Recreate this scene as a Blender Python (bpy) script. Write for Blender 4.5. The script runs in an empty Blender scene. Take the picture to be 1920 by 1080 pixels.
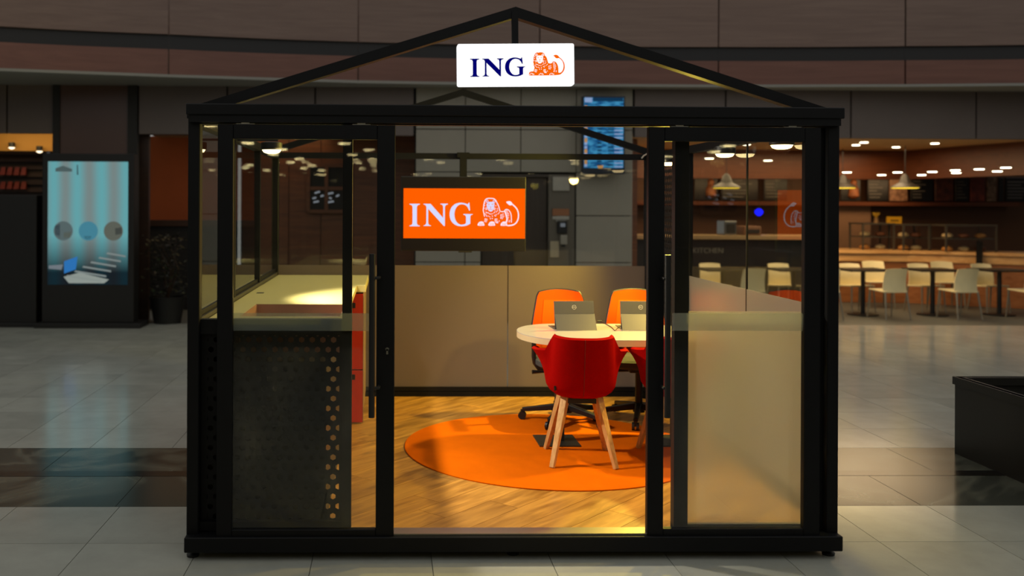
import bpy, bmesh, math, random
from mathutils import Vector, Matrix, geometry
random.seed(7)
S = bpy.context.scene
COL = S.collection

# ------------------------------------------------------------------ camera
F = 1757.0; TH = .0187; RO = .0045
CX, CY = 728 + F*math.tan(TH), 386.0
CAM = Vector((0, -4.75, 1.78))
cam_d = bpy.data.cameras.new('camera'); cam = bpy.data.objects.new('camera', cam_d); COL.objects.link(cam)
cam.location = CAM
fw = Vector((math.sin(TH), math.cos(TH), 0)); rt = Vector((math.cos(TH), -math.sin(TH), 0)); up = Vector((0, 0, 1))
cR, sR = math.cos(RO), math.sin(RO)
right = rt*cR + up*sR; upv = up*cR - rt*sR
# a small roll: the picture turns clockwise by RO
M3 = Matrix((right, upv, -fw)).transposed()
cam.rotation_euler = M3.to_euler()
cam_d.sensor_width = 36.0; cam_d.lens = F*36.0/1920
cam_d.shift_x = (960-CX)/1920; cam_d.shift_y = -(540-CY)/1920
cam_d.clip_end = 200
cam_d.dof.use_dof = True; cam_d.dof.focus_distance = 5.5; cam_d.dof.aperture_fstop = 1.5
S.camera = cam
S.cycles.max_bounces = 8; S.cycles.diffuse_bounces = 3; S.cycles.glossy_bounces = 3; S.cycles.transmission_bounces = 6; S.cycles.transparent_max_bounces = 20

# ------------------------------------------------------------------ world, exposure
S.view_settings.view_transform = 'Standard'; S.view_settings.look = 'None'
S.view_settings.exposure = 0.0; S.view_settings.gamma = 1.0; S.view_settings.use_curve_mapping = False
W = bpy.data.worlds.new('mall_air'); S.world = W; W.use_nodes = True
W.node_tree.nodes['Background'].inputs[0].default_value = (.98, .97, .92, 1)
W.node_tree.nodes['Background'].inputs[1].default_value = .5

def lamp(kind, name, loc, target, power, color, parent=None, size=.1, spot=None, blend=.5, size_y=None, spread=None):
    d = bpy.data.lights.new(name, kind); d.energy = power; d.color = color
    if kind == 'AREA':
        d.size = size
        if size_y: d.shape = 'RECTANGLE'; d.size_y = size_y
        if spread: d.spread = spread
    else:
        d.shadow_soft_size = size
    if kind == 'SPOT': d.spot_size = spot; d.spot_blend = blend
    o = bpy.data.objects.new(name, d); COL.objects.link(o)
    org = ORG.get(parent.name, Vector()) if parent else Vector()
    o.location = Vector(loc)-org; o.rotation_euler = (Vector(target)-Vector(loc)).to_track_quat('-Z', 'Y').to_euler()
    if parent: o.parent = parent
    return o
ORG = {}

def P(u, v, Y):
    """photo pixel -> the point of that sight line standing at depth Y (metres behind the booth front)"""
    x, y = u-CX, v-CY
    a = x*cR + y*sR; b = -x*sR + y*cR
    d = fw + rt*(a/F) - up*(b/F)
    return CAM + d*((Y-CAM.y)/d.y)
def G(u, v, z):
    """photo pixel -> the point of that sight line at height z"""
    x, y = u-CX, v-CY
    a = x*cR + y*sR; b = -x*sR + y*cR
    d = fw + rt*(a/F) - up*(b/F)
    return CAM + d*((z-CAM.z)/d.z)

# ------------------------------------------------------------------ materials
def lin(c):
    if isinstance(c, str): c = tuple(int(c[i:i+2], 16)/255 for i in (0, 2, 4))
    return tuple((x/12.92 if x <= .04045 else ((x+.055)/1.055)**2.4) for x in c)
MATS = {}
def nodes_of(name):
    m = bpy.data.materials.new(name); m.use_nodes = True
    nt = m.node_tree; MATS[name] = m
    return m, nt, nt.nodes['Principled BSDF'], nt.nodes['Material Output']
def mat(name, col, rough=.5, metal=0, var=0, scale=8, bump=0, bscale=60, coat=0, emit=None, estr=0, stretch=None, rnd=0, spec=None, col2=None):
    m, nt, b, out = nodes_of(name)
    L = nt.links.new; N = nt.nodes.new
    c = (*lin(col), 1)
    b.inputs['Base Color'].default_value = c
    b.inputs['Roughness'].default_value = rough; b.inputs['Metallic'].default_value = metal
    if spec is not None: b.inputs['Specular IOR Level'].default_value = spec
    if coat: b.inputs['Coat Weight'].default_value = coat; b.inputs['Coat Roughness'].default_value = .05
    if emit: b.inputs['Emission Color'].default_value = (*lin(emit), 1); b.inputs['Emission Strength'].default_value = estr
    if var or bump:
        tc = N('ShaderNodeTexCoord'); mp = N('ShaderNodeMapping')
        if stretch: mp.inputs['Scale'].default_value = stretch
        L(tc.outputs['Object'], mp.inputs['Vector'])
    if var:
        n = N('ShaderNodeTexNoise'); n.inputs['Scale'].default_value = scale; n.inputs['Detail'].default_value = 6; n.inputs['Roughness'].default_value = .6
        oi = N('ShaderNodeObjectInfo'); mu = N('ShaderNodeMath'); mu.operation = 'MULTIPLY'; mu.inputs[1].default_value = 50
        L(oi.outputs['Random'], mu.inputs[0])
        n.noise_dimensions = '4D'; L(mu.outputs[0], n.inputs['W'])
        L(mp.outputs[0], n.inputs['Vector'])
        r = N('ShaderNodeValToRGB'); r.color_ramp.elements[0].position = .3; r.color_ramp.elements[1].position = .7
        lc = lin(col); l2 = lin(col2) if col2 else None
        r.color_ramp.elements[0].color = (*[x*(1-var) for x in lc], 1)
        r.color_ramp.elements[1].color = (*(l2 or [min(1, x*(1+var)) for x in lc]), 1)
        L(n.outputs['Fac'], r.inputs['Fac'])
        last = r.outputs['Color']
        if rnd:
            hs = N('ShaderNodeHueSaturation'); mr = N('ShaderNodeMapRange')
            mr.inputs['To Min'].default_value = 1-rnd; mr.inputs['To Max'].default_value = 1+rnd
            L(oi.outputs['Random'], mr.inputs['Value']); L(mr.outputs[0], hs.inputs['Value']); L(last, hs.inputs['Color']); last = hs.outputs['Color']
        L(last, b.inputs['Base Color'])
    if bump:
        n2 = N('ShaderNodeTexNoise'); n2.inputs['Scale'].default_value = bscale; n2.inputs['Detail'].default_value = 3
        L(mp.outputs[0], n2.inputs['Vector'])
        bp = N('ShaderNodeBump'); bp.inputs['Strength'].default_value = bump; bp.inputs['Distance'].default_value = .01
        L(n2.outputs['Fac'], bp.inputs['Height']); L(bp.outputs[0], b.inputs['Normal'])
    return m
def emis(name, col, s):
    m, nt, b, out = nodes_of(name)
    e = nt.nodes.new('ShaderNodeEmission'); e.inputs[0].default_value = (*lin(col), 1); e.inputs[1].default_value = s
    nt.links.new(e.outputs[0], out.inputs[0]); return m
def glass(name, tint=(.96, .97, .965), refl=1.6):
    m, nt, b, out = nodes_of(name); N = nt.nodes.new; L = nt.links.new
    t = N('ShaderNodeBsdfTransparent'); t.inputs[0].default_value = (*tint, 1)
    g = N('ShaderNodeBsdfGlossy'); g.inputs['Roughness'].default_value = .015; g.inputs[0].default_value = (1, 1, 1, 1)
    f = N('ShaderNodeFresnel'); f.inputs[0].default_value = refl
    ge = N('ShaderNodeNewGeometry'); sb = N('ShaderNodeMath'); sb.operation = 'SUBTRACT'; sb.inputs[0].default_value = 1; L(ge.outputs['Backfacing'], sb.inputs[1])
    ff_ = N('ShaderNodeMath'); ff_.operation = 'MULTIPLY'; L(f.outputs[0], ff_.inputs[0]); L(sb.outputs[0], ff_.inputs[1])     # reflect at the outer face only
    mx = N('ShaderNodeMixShader'); L(ff_.outputs[0], mx.inputs[0]); L(t.outputs[0], mx.inputs[1]); L(g.outputs[0], mx.inputs[2])
    L(mx.outputs[0], out.inputs[0]); return m
def frost(name, col, clear=.35, rough=.45, see=0.0):
    m, nt, b, out = nodes_of(name); N = nt.nodes.new; L = nt.links.new
    c = (*lin(col), 1)
    tr = N('ShaderNodeBsdfTranslucent'); tr.inputs[0].default_value = c
    df = N('ShaderNodeBsdfDiffuse'); df.inputs[0].default_value = c
    m1 = N('ShaderNodeMixShader'); m1.inputs[0].default_value = .5; L(tr.outputs[0], m1.inputs[1]); L(df.outputs[0], m1.inputs[2])
    rf = N('ShaderNodeBsdfRefraction'); rf.inputs['Roughness'].default_value = rough; rf.inputs['IOR'].default_value = 1.25; rf.inputs[0].default_value = (.9, .9, .88, 1)
    m2 = N('ShaderNodeMixShader'); m2.inputs[0].default_value = clear; L(m1.outputs[0], m2.inputs[1]); L(rf.outputs[0], m2.inputs[2])
    last = m2
    if see:
        tp = N('ShaderNodeBsdfTransparent'); m3 = N('ShaderNodeMixShader'); m3.inputs[0].default_value = see
        L(m2.outputs[0], m3.inputs[1]); L(tp.outputs[0], m3.inputs[2]); last = m3
    gl = N('ShaderNodeBsdfGlossy'); gl.inputs['Roughness'].default_value = .25
    fr = N('ShaderNodeFresnel'); fr.inputs[0].default_value = 1.3
    ge = N('ShaderNodeNewGeometry'); sb = N('ShaderNodeMath'); sb.operation = 'SUBTRACT'; sb.inputs[0].default_value = 1; L(ge.outputs['Backfacing'], sb.inputs[1])
    fm = N('ShaderNodeMath'); fm.operation = 'MULTIPLY'; L(fr.outputs[0], fm.inputs[0]); L(sb.outputs[0], fm.inputs[1])
    m4 = N('ShaderNodeMixShader'); L(fm.outputs[0], m4.inputs[0]); L(last.outputs[0], m4.inputs[1]); L(gl.outputs[0], m4.inputs[2])
    L(m4.outputs[0], out.inputs[0]); return m
def wood(name, dark, light, ang=0, rough=.35, rnd=.12, scale=2.2, stretch=(1, 9, 9)):
    m, nt, b, out = nodes_of(name); N = nt.nodes.new; L = nt.links.new
    tc = N('ShaderNodeTexCoord'); mp = N('ShaderNodeMapping'); mp.inputs['Rotation'].default_value = (0, 0, ang)
    L(tc.outputs['Object'], mp.inputs['Vector'])
    sc = N('ShaderNodeMapping'); sc.inputs['Scale'].default_value = stretch; L(mp.outputs[0], sc.inputs['Vector'])
    oi = N('ShaderNodeObjectInfo'); mu = N('ShaderNodeMath'); mu.operation = 'MULTIPLY'; mu.inputs[1].default_value = 60; L(oi.outputs['Random'], mu.inputs[0])
    n = N('ShaderNodeTexNoise'); n.noise_dimensions = '4D'; n.inputs['Scale'].default_value = scale; n.inputs['Detail'].default_value = 8; n.inputs['Distortion'].default_value = .8
    L(sc.outputs[0], n.inputs['Vector']); L(mu.outputs[0], n.inputs['W'])
    r = N('ShaderNodeValToRGB'); r.color_ramp.elements[0].position = .32; r.color_ramp.elements[1].position = .68
    r.color_ramp.elements[0].color = (*lin(dark), 1); r.color_ramp.elements[1].color = (*lin(light), 1)
    L(n.outputs['Fac'], r.inputs['Fac'])
    hs = N('ShaderNodeHueSaturation'); mr = N('ShaderNodeMapRange'); mr.inputs['To Min'].default_value = 1-rnd; mr.inputs['To Max'].default_value = 1+rnd
    L(oi.outputs['Random'], mr.inputs['Value']); L(mr.outputs[0], hs.inputs['Value']); L(r.outputs[0], hs.inputs['Color'])
    L(hs.outputs[0], b.inputs['Base Color']); b.inputs['Roughness'].default_value = rough
    bp = N('ShaderNodeBump'); bp.inputs['Strength'].default_value = .12; bp.inputs['Distance'].default_value = .003
    L(n.outputs['Fac'], bp.inputs['Height']); L(bp.outputs[0], b.inputs['Normal'])
    return m
def marble(name):
    m, nt, b, out = nodes_of(name); N = nt.nodes.new; L = nt.links.new
    tc = N('ShaderNodeTexCoord'); oi = N('ShaderNodeObjectInfo')
    ad = N('ShaderNodeVectorMath'); ad.operation = 'ADD'; mu = N('ShaderNodeVectorMath'); mu.operation = 'SCALE'; mu.inputs['Scale'].default_value = 1.0
    L(tc.outputs['Object'], ad.inputs[0]); L(oi.outputs['Location'], mu.inputs[0]); L(mu.outputs[0], ad.inputs[1])
    w = N('ShaderNodeTexNoise'); w.inputs['Scale'].default_value = .9; w.inputs['Detail'].default_value = 6; w.inputs['Distortion'].default_value = 1.3
    L(ad.outputs[0], w.inputs['Vector'])
    r = N('ShaderNodeValToRGB'); e = r.color_ramp.elements
    e[0].position = .0; e[0].color = (*lin('2a2c28'), 1); e[1].position = 1; e[1].color = (*lin('33352f'), 1)
    x = e.new(.44); x.color = (*lin('30332d'), 1); x = e.new(.5); x.color = (*lin('5e5f53'), 1); x = e.new(.57); x.color = (*lin('3b3e37'), 1)
    L(w.outputs['Fac'], r.inputs['Fac']); L(r.outputs[0], b.inputs['Base Color']); b.inputs['Roughness'].default_value = .2
    return m

black = mat('black_powder_coat', '0c0d10', .5, var=.12, scale=20, spec=.2)
blackd = mat('black_matt', '0c0c0d', .6, var=.1)
plastic = mat('black_plastic', '121214', .45)
alu = mat('aluminium_strip', 'a8a49c', .35, 1)
steel = mat('steel_hardware', '8f8f8c', .3, 1)
clear = glass('clear_glass')
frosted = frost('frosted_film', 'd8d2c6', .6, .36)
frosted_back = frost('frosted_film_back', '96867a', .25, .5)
band_m = frost('frosted_band', '9aa39a', .3, .4, see=.62)
orange_fab = mat('orange_mesh_fabric', 'd44c02', .85, spec=.1, bump=.25, bscale=500)
red_fab = mat('red_wool_fabric', '9a0300', .9, spec=.05, bump=.35, bscale=450, var=.08, scale=120)
carpet_m = mat('orange_carpet', 'e56c00', .95, spec=.05, bump=.6, bscale=420, var=.1, scale=3)
seat_m = mat('charcoal_seat_fabric', '3c3f42', .85, bump=.2, bscale=400)
white_lam = mat('white_laminate', 'a7a1a3', .35, coat=.2)
edge_lam = mat('cream_table_edge', 'cdb890', .45)
leg_wood = wood('pale_oak_leg', 'b8884a', 'dcb47a', scale=6, stretch=(9, 9, 1))
counter_white = mat('white_counter_top', 'dccf86', .4, coat=.1)
cab_wood = wood('pale_wood_cabinet', '97785a', 'b9997a', scale=3, stretch=(8, 8, 1))
well_m = mat('brown_counter_well', 'a97d62', .5, var=.08)
tan_m = mat('tan_cushion', 'c98d62', .6)
orange_door = mat('orange_locker_door', 'd8360c', .4, coat=.15)
laptop_m = mat('grey_tablet_metal', '4b4b4d', .45, .2)
logo_lt = mat('pale_silver_print', 'd5d2cc', .4)
sign_white = emis('sign_white_light', 'ffffff', 1.06)
sign_navy = emis('sign_navy_print', '02026a', 1.0)
sign_or = emis('sign_orange_print', 'fb6400', 1.0)
scr_or = emis('screen_orange', 'ff5f00', 1.0)
scr_white = emis('screen_lavender_white', 'd9dcff', 1.0)
scr_pink = emis('screen_pinkish_white', 'ffe9f4', 1.0)
screen_black = mat('screen_black', '0e0c11', .6, spec=.15, emit='100b12', estr=.25)
lens_m = emis('lamp_lens', 'ffe2a0', 7)

# ------------------------------------------------------------------ mesh building
class MB:
    def __init__(s): s.v = []; s.f = []; s.mi = []; s.cur = 0
    def face(s, idx): s.f.append(tuple(idx)); s.mi.append(s.cur)
    def add(s, vs, fs):
        o = len(s.v); s.v += [Vector(p) for p in vs]
        for f in fs: s.face([i+o for i in f])
        return s
    def box(s, x0, x1, y0, y1, z0, z1):
        return s.add([(x0, y0, z0), (x1, y0, z0), (x1, y1, z0), (x0, y1, z0), (x0, y0, z1), (x1, y0, z1), (x1, y1, z1), (x0, y1, z1)],
                     [(0, 3, 2, 1), (4, 5, 6, 7), (0, 1, 5, 4), (1, 2, 6, 5), (2, 3, 7, 6), (3, 0, 4, 7)])
    def bar(s, a, b, w, h, upd=(0, 0, 1), w2=None, h2=None):
        """rectangular bar from a to b, w across, h along upd"""
        a, b = Vector(a), Vector(b); d = (b-a).normalized(); x = d.cross(Vector(upd)).normalized(); y = x.cross(d).normalized()
        w2 = w if w2 is None else w2; h2 = h if h2 is None else h2
        vs = [a+x*sx*w/2+y*sy*h/2 for sx, sy in ((-1, -1), (1, -1), (1, 1), (-1, 1))]+[b+x*sx*w2/2+y*sy*h2/2 for sx, sy in ((-1, -1), (1, -1), (1, 1), (-1, 1))]
        return s.add(vs, [(3, 2, 1, 0), (4, 5, 6, 7), (0, 1, 5, 4), (1, 2, 6, 5), (2, 3, 7, 6), (3, 0, 4, 7)])
    def tube(s, pts, r, n=10, cap=True):
        pts = [Vector(p) for p in pts]; o = len(s.v); R = r if isinstance(r, (list, tuple)) else [r]*len(pts)
        ref = None
        for i, p in enumerate(pts):
            d = (pts[min(i+1, len(pts)-1)]-pts[max(i-1, 0)]).normalized()
            if ref is None: ref = Vector((0, 0, 1)) if abs(d.z) < .9 else Vector((1, 0, 0))
            x = d.cross(ref).normalized(); y = x.cross(d).normalized(); ref = y
            for k in range(n):
                a = 2*math.pi*k/n; s.v.append(p+x*math.cos(a)*R[i]+y*math.sin(a)*R[i])
        for i in range(len(pts)-1):
            for k in range(n):
                s.face((o+i*n+k, o+i*n+(k+1) % n, o+(i+1)*n+(k+1) % n, o+(i+1)*n+k))
        if cap:
            s.face([o+k for k in range(n)][::-1]); s.face([o+(len(pts)-1)*n+k for k in range(n)])
        return s
    def lathe(s, prof, c=(0, 0, 0), n=24):
        """prof: (r,z) list, bottom to top"""
        o = len(s.v); c = Vector(c)
        for r, z in prof:
            for k in range(n):
                a = 2*math.pi*k/n; s.v.append(c+Vector((r*math.cos(a), r*math.sin(a), z)))
        for i in range(len(prof)-1):
            for k in range(n):
                s.face((o+i*n+k, o+i*n+(k+1) % n, o+(i+1)*n+(k+1) % n, o+(i+1)*n+k))
        s.face([o+k for k in range(n)][::-1]); s.face([o+(len(prof)-1)*n+k for k in range(n)])
        return s
    def prism(s, poly, z0, z1, fn=None):
        """2-D polygon (may be concave) extruded; fn maps (x,y,h)->3-D, default h = z"""
        fn = fn or (lambda x, y, h: (x, y, h))
        n = len(poly); o = len(s.v)
        tri = geometry.tessellate_polygon([[Vector((x, y, 0)) for x, y in poly]])
        s.v += [Vector(fn(x, y, z0)) for x, y in poly]+[Vector(fn(x, y, z1)) for x, y in poly]
        for t in tri:
            s.face([o+n+i for i in t]); s.face([o+i for i in t][::-1])
        for i in range(n): s.face((o+i, o+(i+1) % n, o+n+(i+1) % n, o+n+i))
        return s
    def grid(s, rows, closed=False):
        o = len(s.v); n = len(rows[0])
        for r in rows: s.v += [Vector(p) for p in r]
        for i in range(len(rows)-1):
            for k in range(n if closed else n-1):
                s.face((o+i*n+k, o+i*n+(k+1) % n, o+(i+1)*n+(k+1) % n, o+(i+1)*n+k))
        return s
    def mesh(s, name, mats, org=Vector(), bevel=0, seg=2, smooth=False, fix=True):
        me = bpy.data.meshes.new(name)
        me.from_pydata([tuple(v-org) for v in s.v], [], s.f)
        mats = mats if isinstance(mats, (list, tuple)) else [mats]
        for m in mats: me.materials.append(m)
        if len(mats) > 1:
            for p, i in zip(me.polygons, s.mi): p.material_index = i
        bm = bmesh.new(); bm.from_mesh(me)
        if fix: bmesh.ops.recalc_face_normals(bm, faces=bm.faces)
        if bevel:
            es = [e for e in bm.edges if len(e.link_faces) == 2 and e.calc_face_angle(0) > .6]
            bmesh.ops.bevel(bm, geom=es, offset=bevel, segments=seg, affect='EDGES', profile=.6, clamp_overlap=True)
        bm.to_mesh(me); bm.free()
        if smooth:
            for p in me.polygons: p.use_smooth = True
            me.set_sharp_from_angle(angle=math.radians(40))
        return me
def box(*a): return MB().box(*a)
def obj(name, mb, m, parent=None, loc=None, **k):
    """link one mesh; mb in world coordinates (or in its thing's own frame when the thing is 'local')"""
    org = Vector()
    if parent is not None: org = ORG.get(parent.name, Vector())
    elif loc is not None: org = Vector(loc)
    me = mb.mesh(name, m, org, **k) if isinstance(mb, MB) else mb
    o = bpy.data.objects.new(name, me); COL.objects.link(o)
    if parent is not None: o.parent = parent
    else: o.location = org
    ORG[o.name] = org
    return o
def thing(name, label, cat, loc=(0, 0, 0), rz=0, group=None, local=False):
    o = bpy.data.objects.new(name, None); COL.objects.link(o); o.empty_display_size = .1
    o.location = loc; o.rotation_euler = (0, 0, rz)
    tag(o, label, cat, group); ORG[o.name] = Vector() if local else Vector(loc)
    return o
def tag(o, label, cat, group=None):
    o['label'] = label; o['category'] = cat
    if group: o['group'] = group
    return o
def struct(o): o['kind'] = 'structure'; return o
def copy_tree(o, parent=None, loc=None, rz=None, label=None):
    c = o.copy(); COL.objects.link(c); c.parent = parent
    if loc is not None: c.location = loc
    if rz is not None: c.rotation_euler = (0, 0, rz)
    if label: c['label'] = label
    for ch in o.children: copy_tree(ch, c)
    return c
def subsurf(o, n=2):
    m = o.modifiers.new('smooth', 'SUBSURF'); m.levels = n; m.render_levels = n
    for p in o.data.polygons: p.use_smooth = True
    return o
def ribbon(mb, pts, w, h0, h1, fn, taper=False):
    """flat stroke along 2-D pts"""
    pts = [Vector((p[0], p[1])) for p in pts]; L = []; R = []
    for i, p in enumerate(pts):
        d = (pts[min(i+1, len(pts)-1)]-pts[max(i-1, 0)]).normalized(); n = Vector((-d.y, d.x))
        k = w/2*(1 if not taper else max(.25, math.sin(math.pi*(i+.6)/(len(pts)+.2))))
        L.append(tuple(p+n*k)); R.append(tuple(p-n*k))
    mb.prism(L+R[::-1], h0, h1, fn)

# ================================================================== THE MALL: structure
# ---- floor of 0.6 m stone tiles with a dark marble band
tile_m = mat('grey_stone_tile', 'a9aba2', .16, var=.14, scale=2.5, rnd=.07, bump=.02, bscale=5)
joint_m = mat('tile_joint', '5c5d56', .5)
marble_m = marble('dark_marble')
strip_m = mat('black_stone_strip', '141311', .2)
floor = struct(obj('floor', box(-14, 16, -36, 16.5, -.06, -.006), joint_m))
floor['label'] = 'polished grey stone tile floor of the mall'
T = .6
def visible(x, y):
    d = y-CAM.y
    if d < 2.6: return False
    u = CX+F*((x-CAM.x)/d-math.tan(TH)); v = CY+F*1.78/d
    return -80 < u < 2000 and v < 1180
tile_me = box(-T/2+.002, T/2-.002, -T/2+.002, T/2-.002, -.02, 0).mesh('tile', tile_m)
spots = []
B0, B1 = .8, 2.14                              # marble band, in y
def rows():
    y = B0-T/2
    while y > -7: yield y; y -= T
    y = B1+T/2
    while y < 9.3: yield y; y += T
for y in rows():
    i = -30
    while i < 32:
        x = -1.574+i*T+T/2
        if not (-.9 < x < 2.2 and .5 < y < 3.1):
            vis = visible(x-.3*(1 if x > 0 else -1), y)
            if vis or (-9 < x < 10): spots.append((y-CAM.y+(0 if vis else 100), x, y))
        i += 1
spots.sort()
rest = MB()
for k, (d, x, y) in enumerate(spots):
    if k < 300:
        o = bpy.data.objects.new('tile', tile_me); COL.objects.link(o); o.location = (x, y, 0); o.parent = floor
    else:
        rest.box(x-T/2+.002, x+T/2-.002, y-T/2+.002, y+T/2-.002, -.02, 0)
if rest.v:
    o = obj('distant_tiles', rest, tile_m, floor); o['kind'] = 'stuff'
for y0, y1 in ((B0, 1.42), (1.54, B1)):
    sl = box(-.598, .598, (y0-y1)/2+.002, (y1-y0)/2-.002, -.02, 0).mesh('marble_slab', marble_m)
    for i in range(-6, 8):
        x = .2+i*1.2+(.5 if y0 > 1 else 0)
        o = bpy.data.objects.new('marble_slab', sl); COL.objects.link(o); o.location = (x, (y0+y1)/2, 0); o.parent = floor
obj('black_strip', box(-8, 10, 1.422, 1.538, -.02, .001), strip_m, floor)

# ---- curved balcony front of wooden panels above the shops
brown_m = wood('brown_veneer_panel', '70594f', '7d665b', rough=.38, rnd=.05, scale=1.2, stretch=(.6, 6, 14))
brown_low = wood('red_brown_veneer_panel', '6c4539', '784f42', rough=.38, rnd=.05, scale=1.2, stretch=(.6, 6, 14))
dark_strip = mat('balcony_dark_groove', '1b1a1c', .5)
soffit_m = mat('pale_soffit', '8e8d86', .6)
knots = [(-420, 11.9), (-30, 12.9), (315, 13.45), (670, 13.95), (1010, 14.15), (1345, 14.15), (1695, 13.95), (2050, 13.6), (2400, 13.1)]
def plan(u, d): p = P(u, 386, d-4.75); return Vector((p.x, p.y, 0))
kp = [plan(u, d) for u, d in knots]
upper = struct(obj('wall_upper', MB().add([], []).box(-13, 16, 10.6, 10.8, 3.63, 6.2), brown_m))
upper['label'] = 'curved balcony front clad in brown wooden panels'
def curved_panel(i, z0, z1, m, name, inset=.0, gap=.012):
    a, b = kp[i], kp[i+1]; d = (b-a).normalized(); n = Vector((-d.y, d.x, 0))
    if n.y > 0: n = -n
    a = a+d*gap; b = b-d*gap
    steps = 6; mb = MB(); rowf = []
    # a shallow arc between the two joints
    for k in range(steps+1):
        t = k/steps; p = a.lerp(b, t)-n*(-.02+inset)+n*(-.045*math.sin(math.pi*t)); rowf.append(p)
    back = [p-n*.06 for p in rowf]
    mb.grid([[p+Vector((0, 0, z0)) for p in rowf], [p+Vector((0, 0, z1)) for p in rowf], [p+Vector((0, 0, z1)) for p in back], [p+Vector((0, 0, z0)) for p in back], [p+Vector((0, 0, z0)) for p in rowf]])
    return obj(name, mb, m, upper)
for i in range(len(kp)-1):
    curved_panel(i, 4.215, 5.55, brown_m, 'panel')
    curved_panel(i, 3.64, 4.0, brown_low, 'panel')
    curved_panel(i, 4.0, 4.215, dark_strip, 'groove_strip', inset=.05, gap=0)
    # soffit below
    a, b = kp[i], kp[i+1]
    mb = MB().add([(a.x, a.y-.03, 3.6), (b.x, b.y-.03, 3.6), (b.x, 9.75, 3.6), (a.x, 9.75, 3.6), (a.x, a.y-.03, 3.64), (b.x, b.y-.03, 3.64), (b.x, 9.75, 3.64), (a.x, 9.75, 3.64)],
                  [(0, 3, 2, 1), (4, 5, 6, 7), (0, 1, 5, 4), (1, 2, 6, 5), (2, 3, 7, 6), (3, 0, 4, 7)])
    obj('soffit_panel', mb, soffit_m, upper)

# ---- shop front plane, about 14.4 m from the camera
YW = 9.65
grey_band = mat('dark_grey_panel', '6a5f5a', .5, var=.05, scale=2)
grey_wall_m = mat('grey_wall_panel', '959083', .5, var=.05, scale=2)
col_dark = mat('dark_column', '23221f', .6)
def X(u, Y=YW): return P(u, 386, Y).x
def Zv(v, Y=YW, u=960): return P(u, v, Y).z
band = struct(obj('wall_shopfront', box(-10, 13, YW+.1, YW+.16, 2.9, 3.62), col_dark))
band['label'] = 'band of grey panels above the shop openings'
cuts = [-120, 12, 100, None, 258, 425, 590, 778]
zb = 2.86
def band_panel(u0, u1, z0=zb, m=None, y=YW):
    obj('panel', box(X(u0)+.012, X(u1)-.012, y, y+.1, z0, 3.61), m or grey_band, band, bevel=.004, seg=1)
for a, b in ((-160, 12), (12, 100), (258, 425), (425, 590), (590, 776), (1188, 1360), (1360, 1595), (1595, 1830), (1830, 2060)): band_panel(a, b)
# left column clad in brown
trim1 = struct(obj('trim_1', box(X(100), X(113), YW-.05, YW+.1, 0, 3.61), col_dark))
colb = struct(obj('wall_column', box(X(113), X(240), YW-.02, YW+.35, 0, 3.61), mat('mauve_brown_panel', '5d463f', .3, var=.06, scale=1)))
trim2 = struct(obj('trim_2', box(X(240), X(258), YW-.05, YW+.1, 0, 3.61), col_dark))
# centre lift wall: separate stone panels
lift = struct(obj('wall_lift', box(X(778), X(1186), YW+.35, YW+.4, 0, 3.6), col_dark))
lift['label'] = 'grey panelled wall around the lift'
us = [779, 872, 976, 1080, 1186]; zs = [0, .6, Zv(492), Zv(404), Zv(323), Zv(243), 3.61]
ul0, ul1, zl = 902, 1078, Zv(324)
for i in range(4):
    for j in range(6):
        u0, u1, z0, z1 = us[i], us[i+1], zs[j], zs[j+1]
        if z1 <= zl+.05:                      # beside the lift doorway
            if i == 2: continue
            if i == 1: u1 = ul0
        if i == 3: u0 = max(u0, ul1) if z1 <= zl+.05 else u0
        obj('stone_panel', box(X(u0)+.006, X(u1)-.006, YW, YW+.06, z0+.006, z1-.006), grey_wall_m, lift, bevel=.004, seg=1)
obj('return_panel', box(X(1186)-.05, X(1186), YW+.06, YW+.35, 0, 3.6), grey_wall_m, lift)
# lift door with jamb, notices and call panel
lift_steel = mat('brushed_lift_steel', '4c4540', .35, .6, var=.1, scale=3, stretch=(8, 1, .3))
door1 = struct(thing('door_1', 'dark brushed steel lift door in the grey wall', 'door', (X(985), YW+.06, 0)))
del door1['category']
for a, b in ((905, 967), (967, 1028)):
    obj('door_leaf', box(X(a)+.004, X(b)-.004, YW+.12, YW+.16, .01, zl-.06), lift_steel, door1)
obj('door_frame', box(X(1029), X(1078), YW+.02, YW+.14, .01, zl-.02), mat('lift_jamb', '6a645a', .4, .4), door1)
obj('door_head', box(X(903), X(1029), YW+.02, YW+.16, zl-.06, zl-.02), lift_steel, door1)
pale = mat('pale_notice_paper', 'a6a297', .6, var=.06, scale=10)
nt_ = thing('notice_sheet', 'pale square notice with orange strip beside the lift door', 'notice', (X(1052), YW, Zv(410)))
n_s = obj('paper', box(X(1036), X(1067), YW-.01, YW+.02, Zv(390), Zv(364)), pale, nt_)
obj('orange_strip', box(X(1036), X(1067), YW-.012, YW+.02, Zv(404), Zv(391)), mat('dull_orange', '96623f', .6), nt_)
obj('emblem_ring', MB().lathe([(.07, -.003), (.085, 0), (.07, .003)], n=20).mesh('emblem_ring', mat('grey_print', '8b8880', .6)), None, nt_).rotation_euler = (math.pi/2, 0, 0)
nt_.children[-1].location = (0, -.012, Zv(377)-Zv(410))
obj('pale_edge', box(X(1036), X(1067), YW-.01, YW+.02, Zv(411), Zv(405)), pale, nt_)
cp = thing('call_panel', 'black lift call panel with small lit display', 'panel', (X(1053), YW, Zv(438)))
obj('panel_body', box(X(1045), X(1063), YW-.04, YW+.02, Zv(437), Zv(414)), blackd, cp, bevel=.008)
obj('display', box(X(1050), X(1059), YW-.045, YW-.03, Zv(425), Zv(418)), emis('call_display', '9aa0a8', .35), cp)
ds = thing('sanitiser_dispenser', 'grey wall dispenser below the lift call panel', 'dispenser', (X(1058), YW, Zv(462)))
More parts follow.
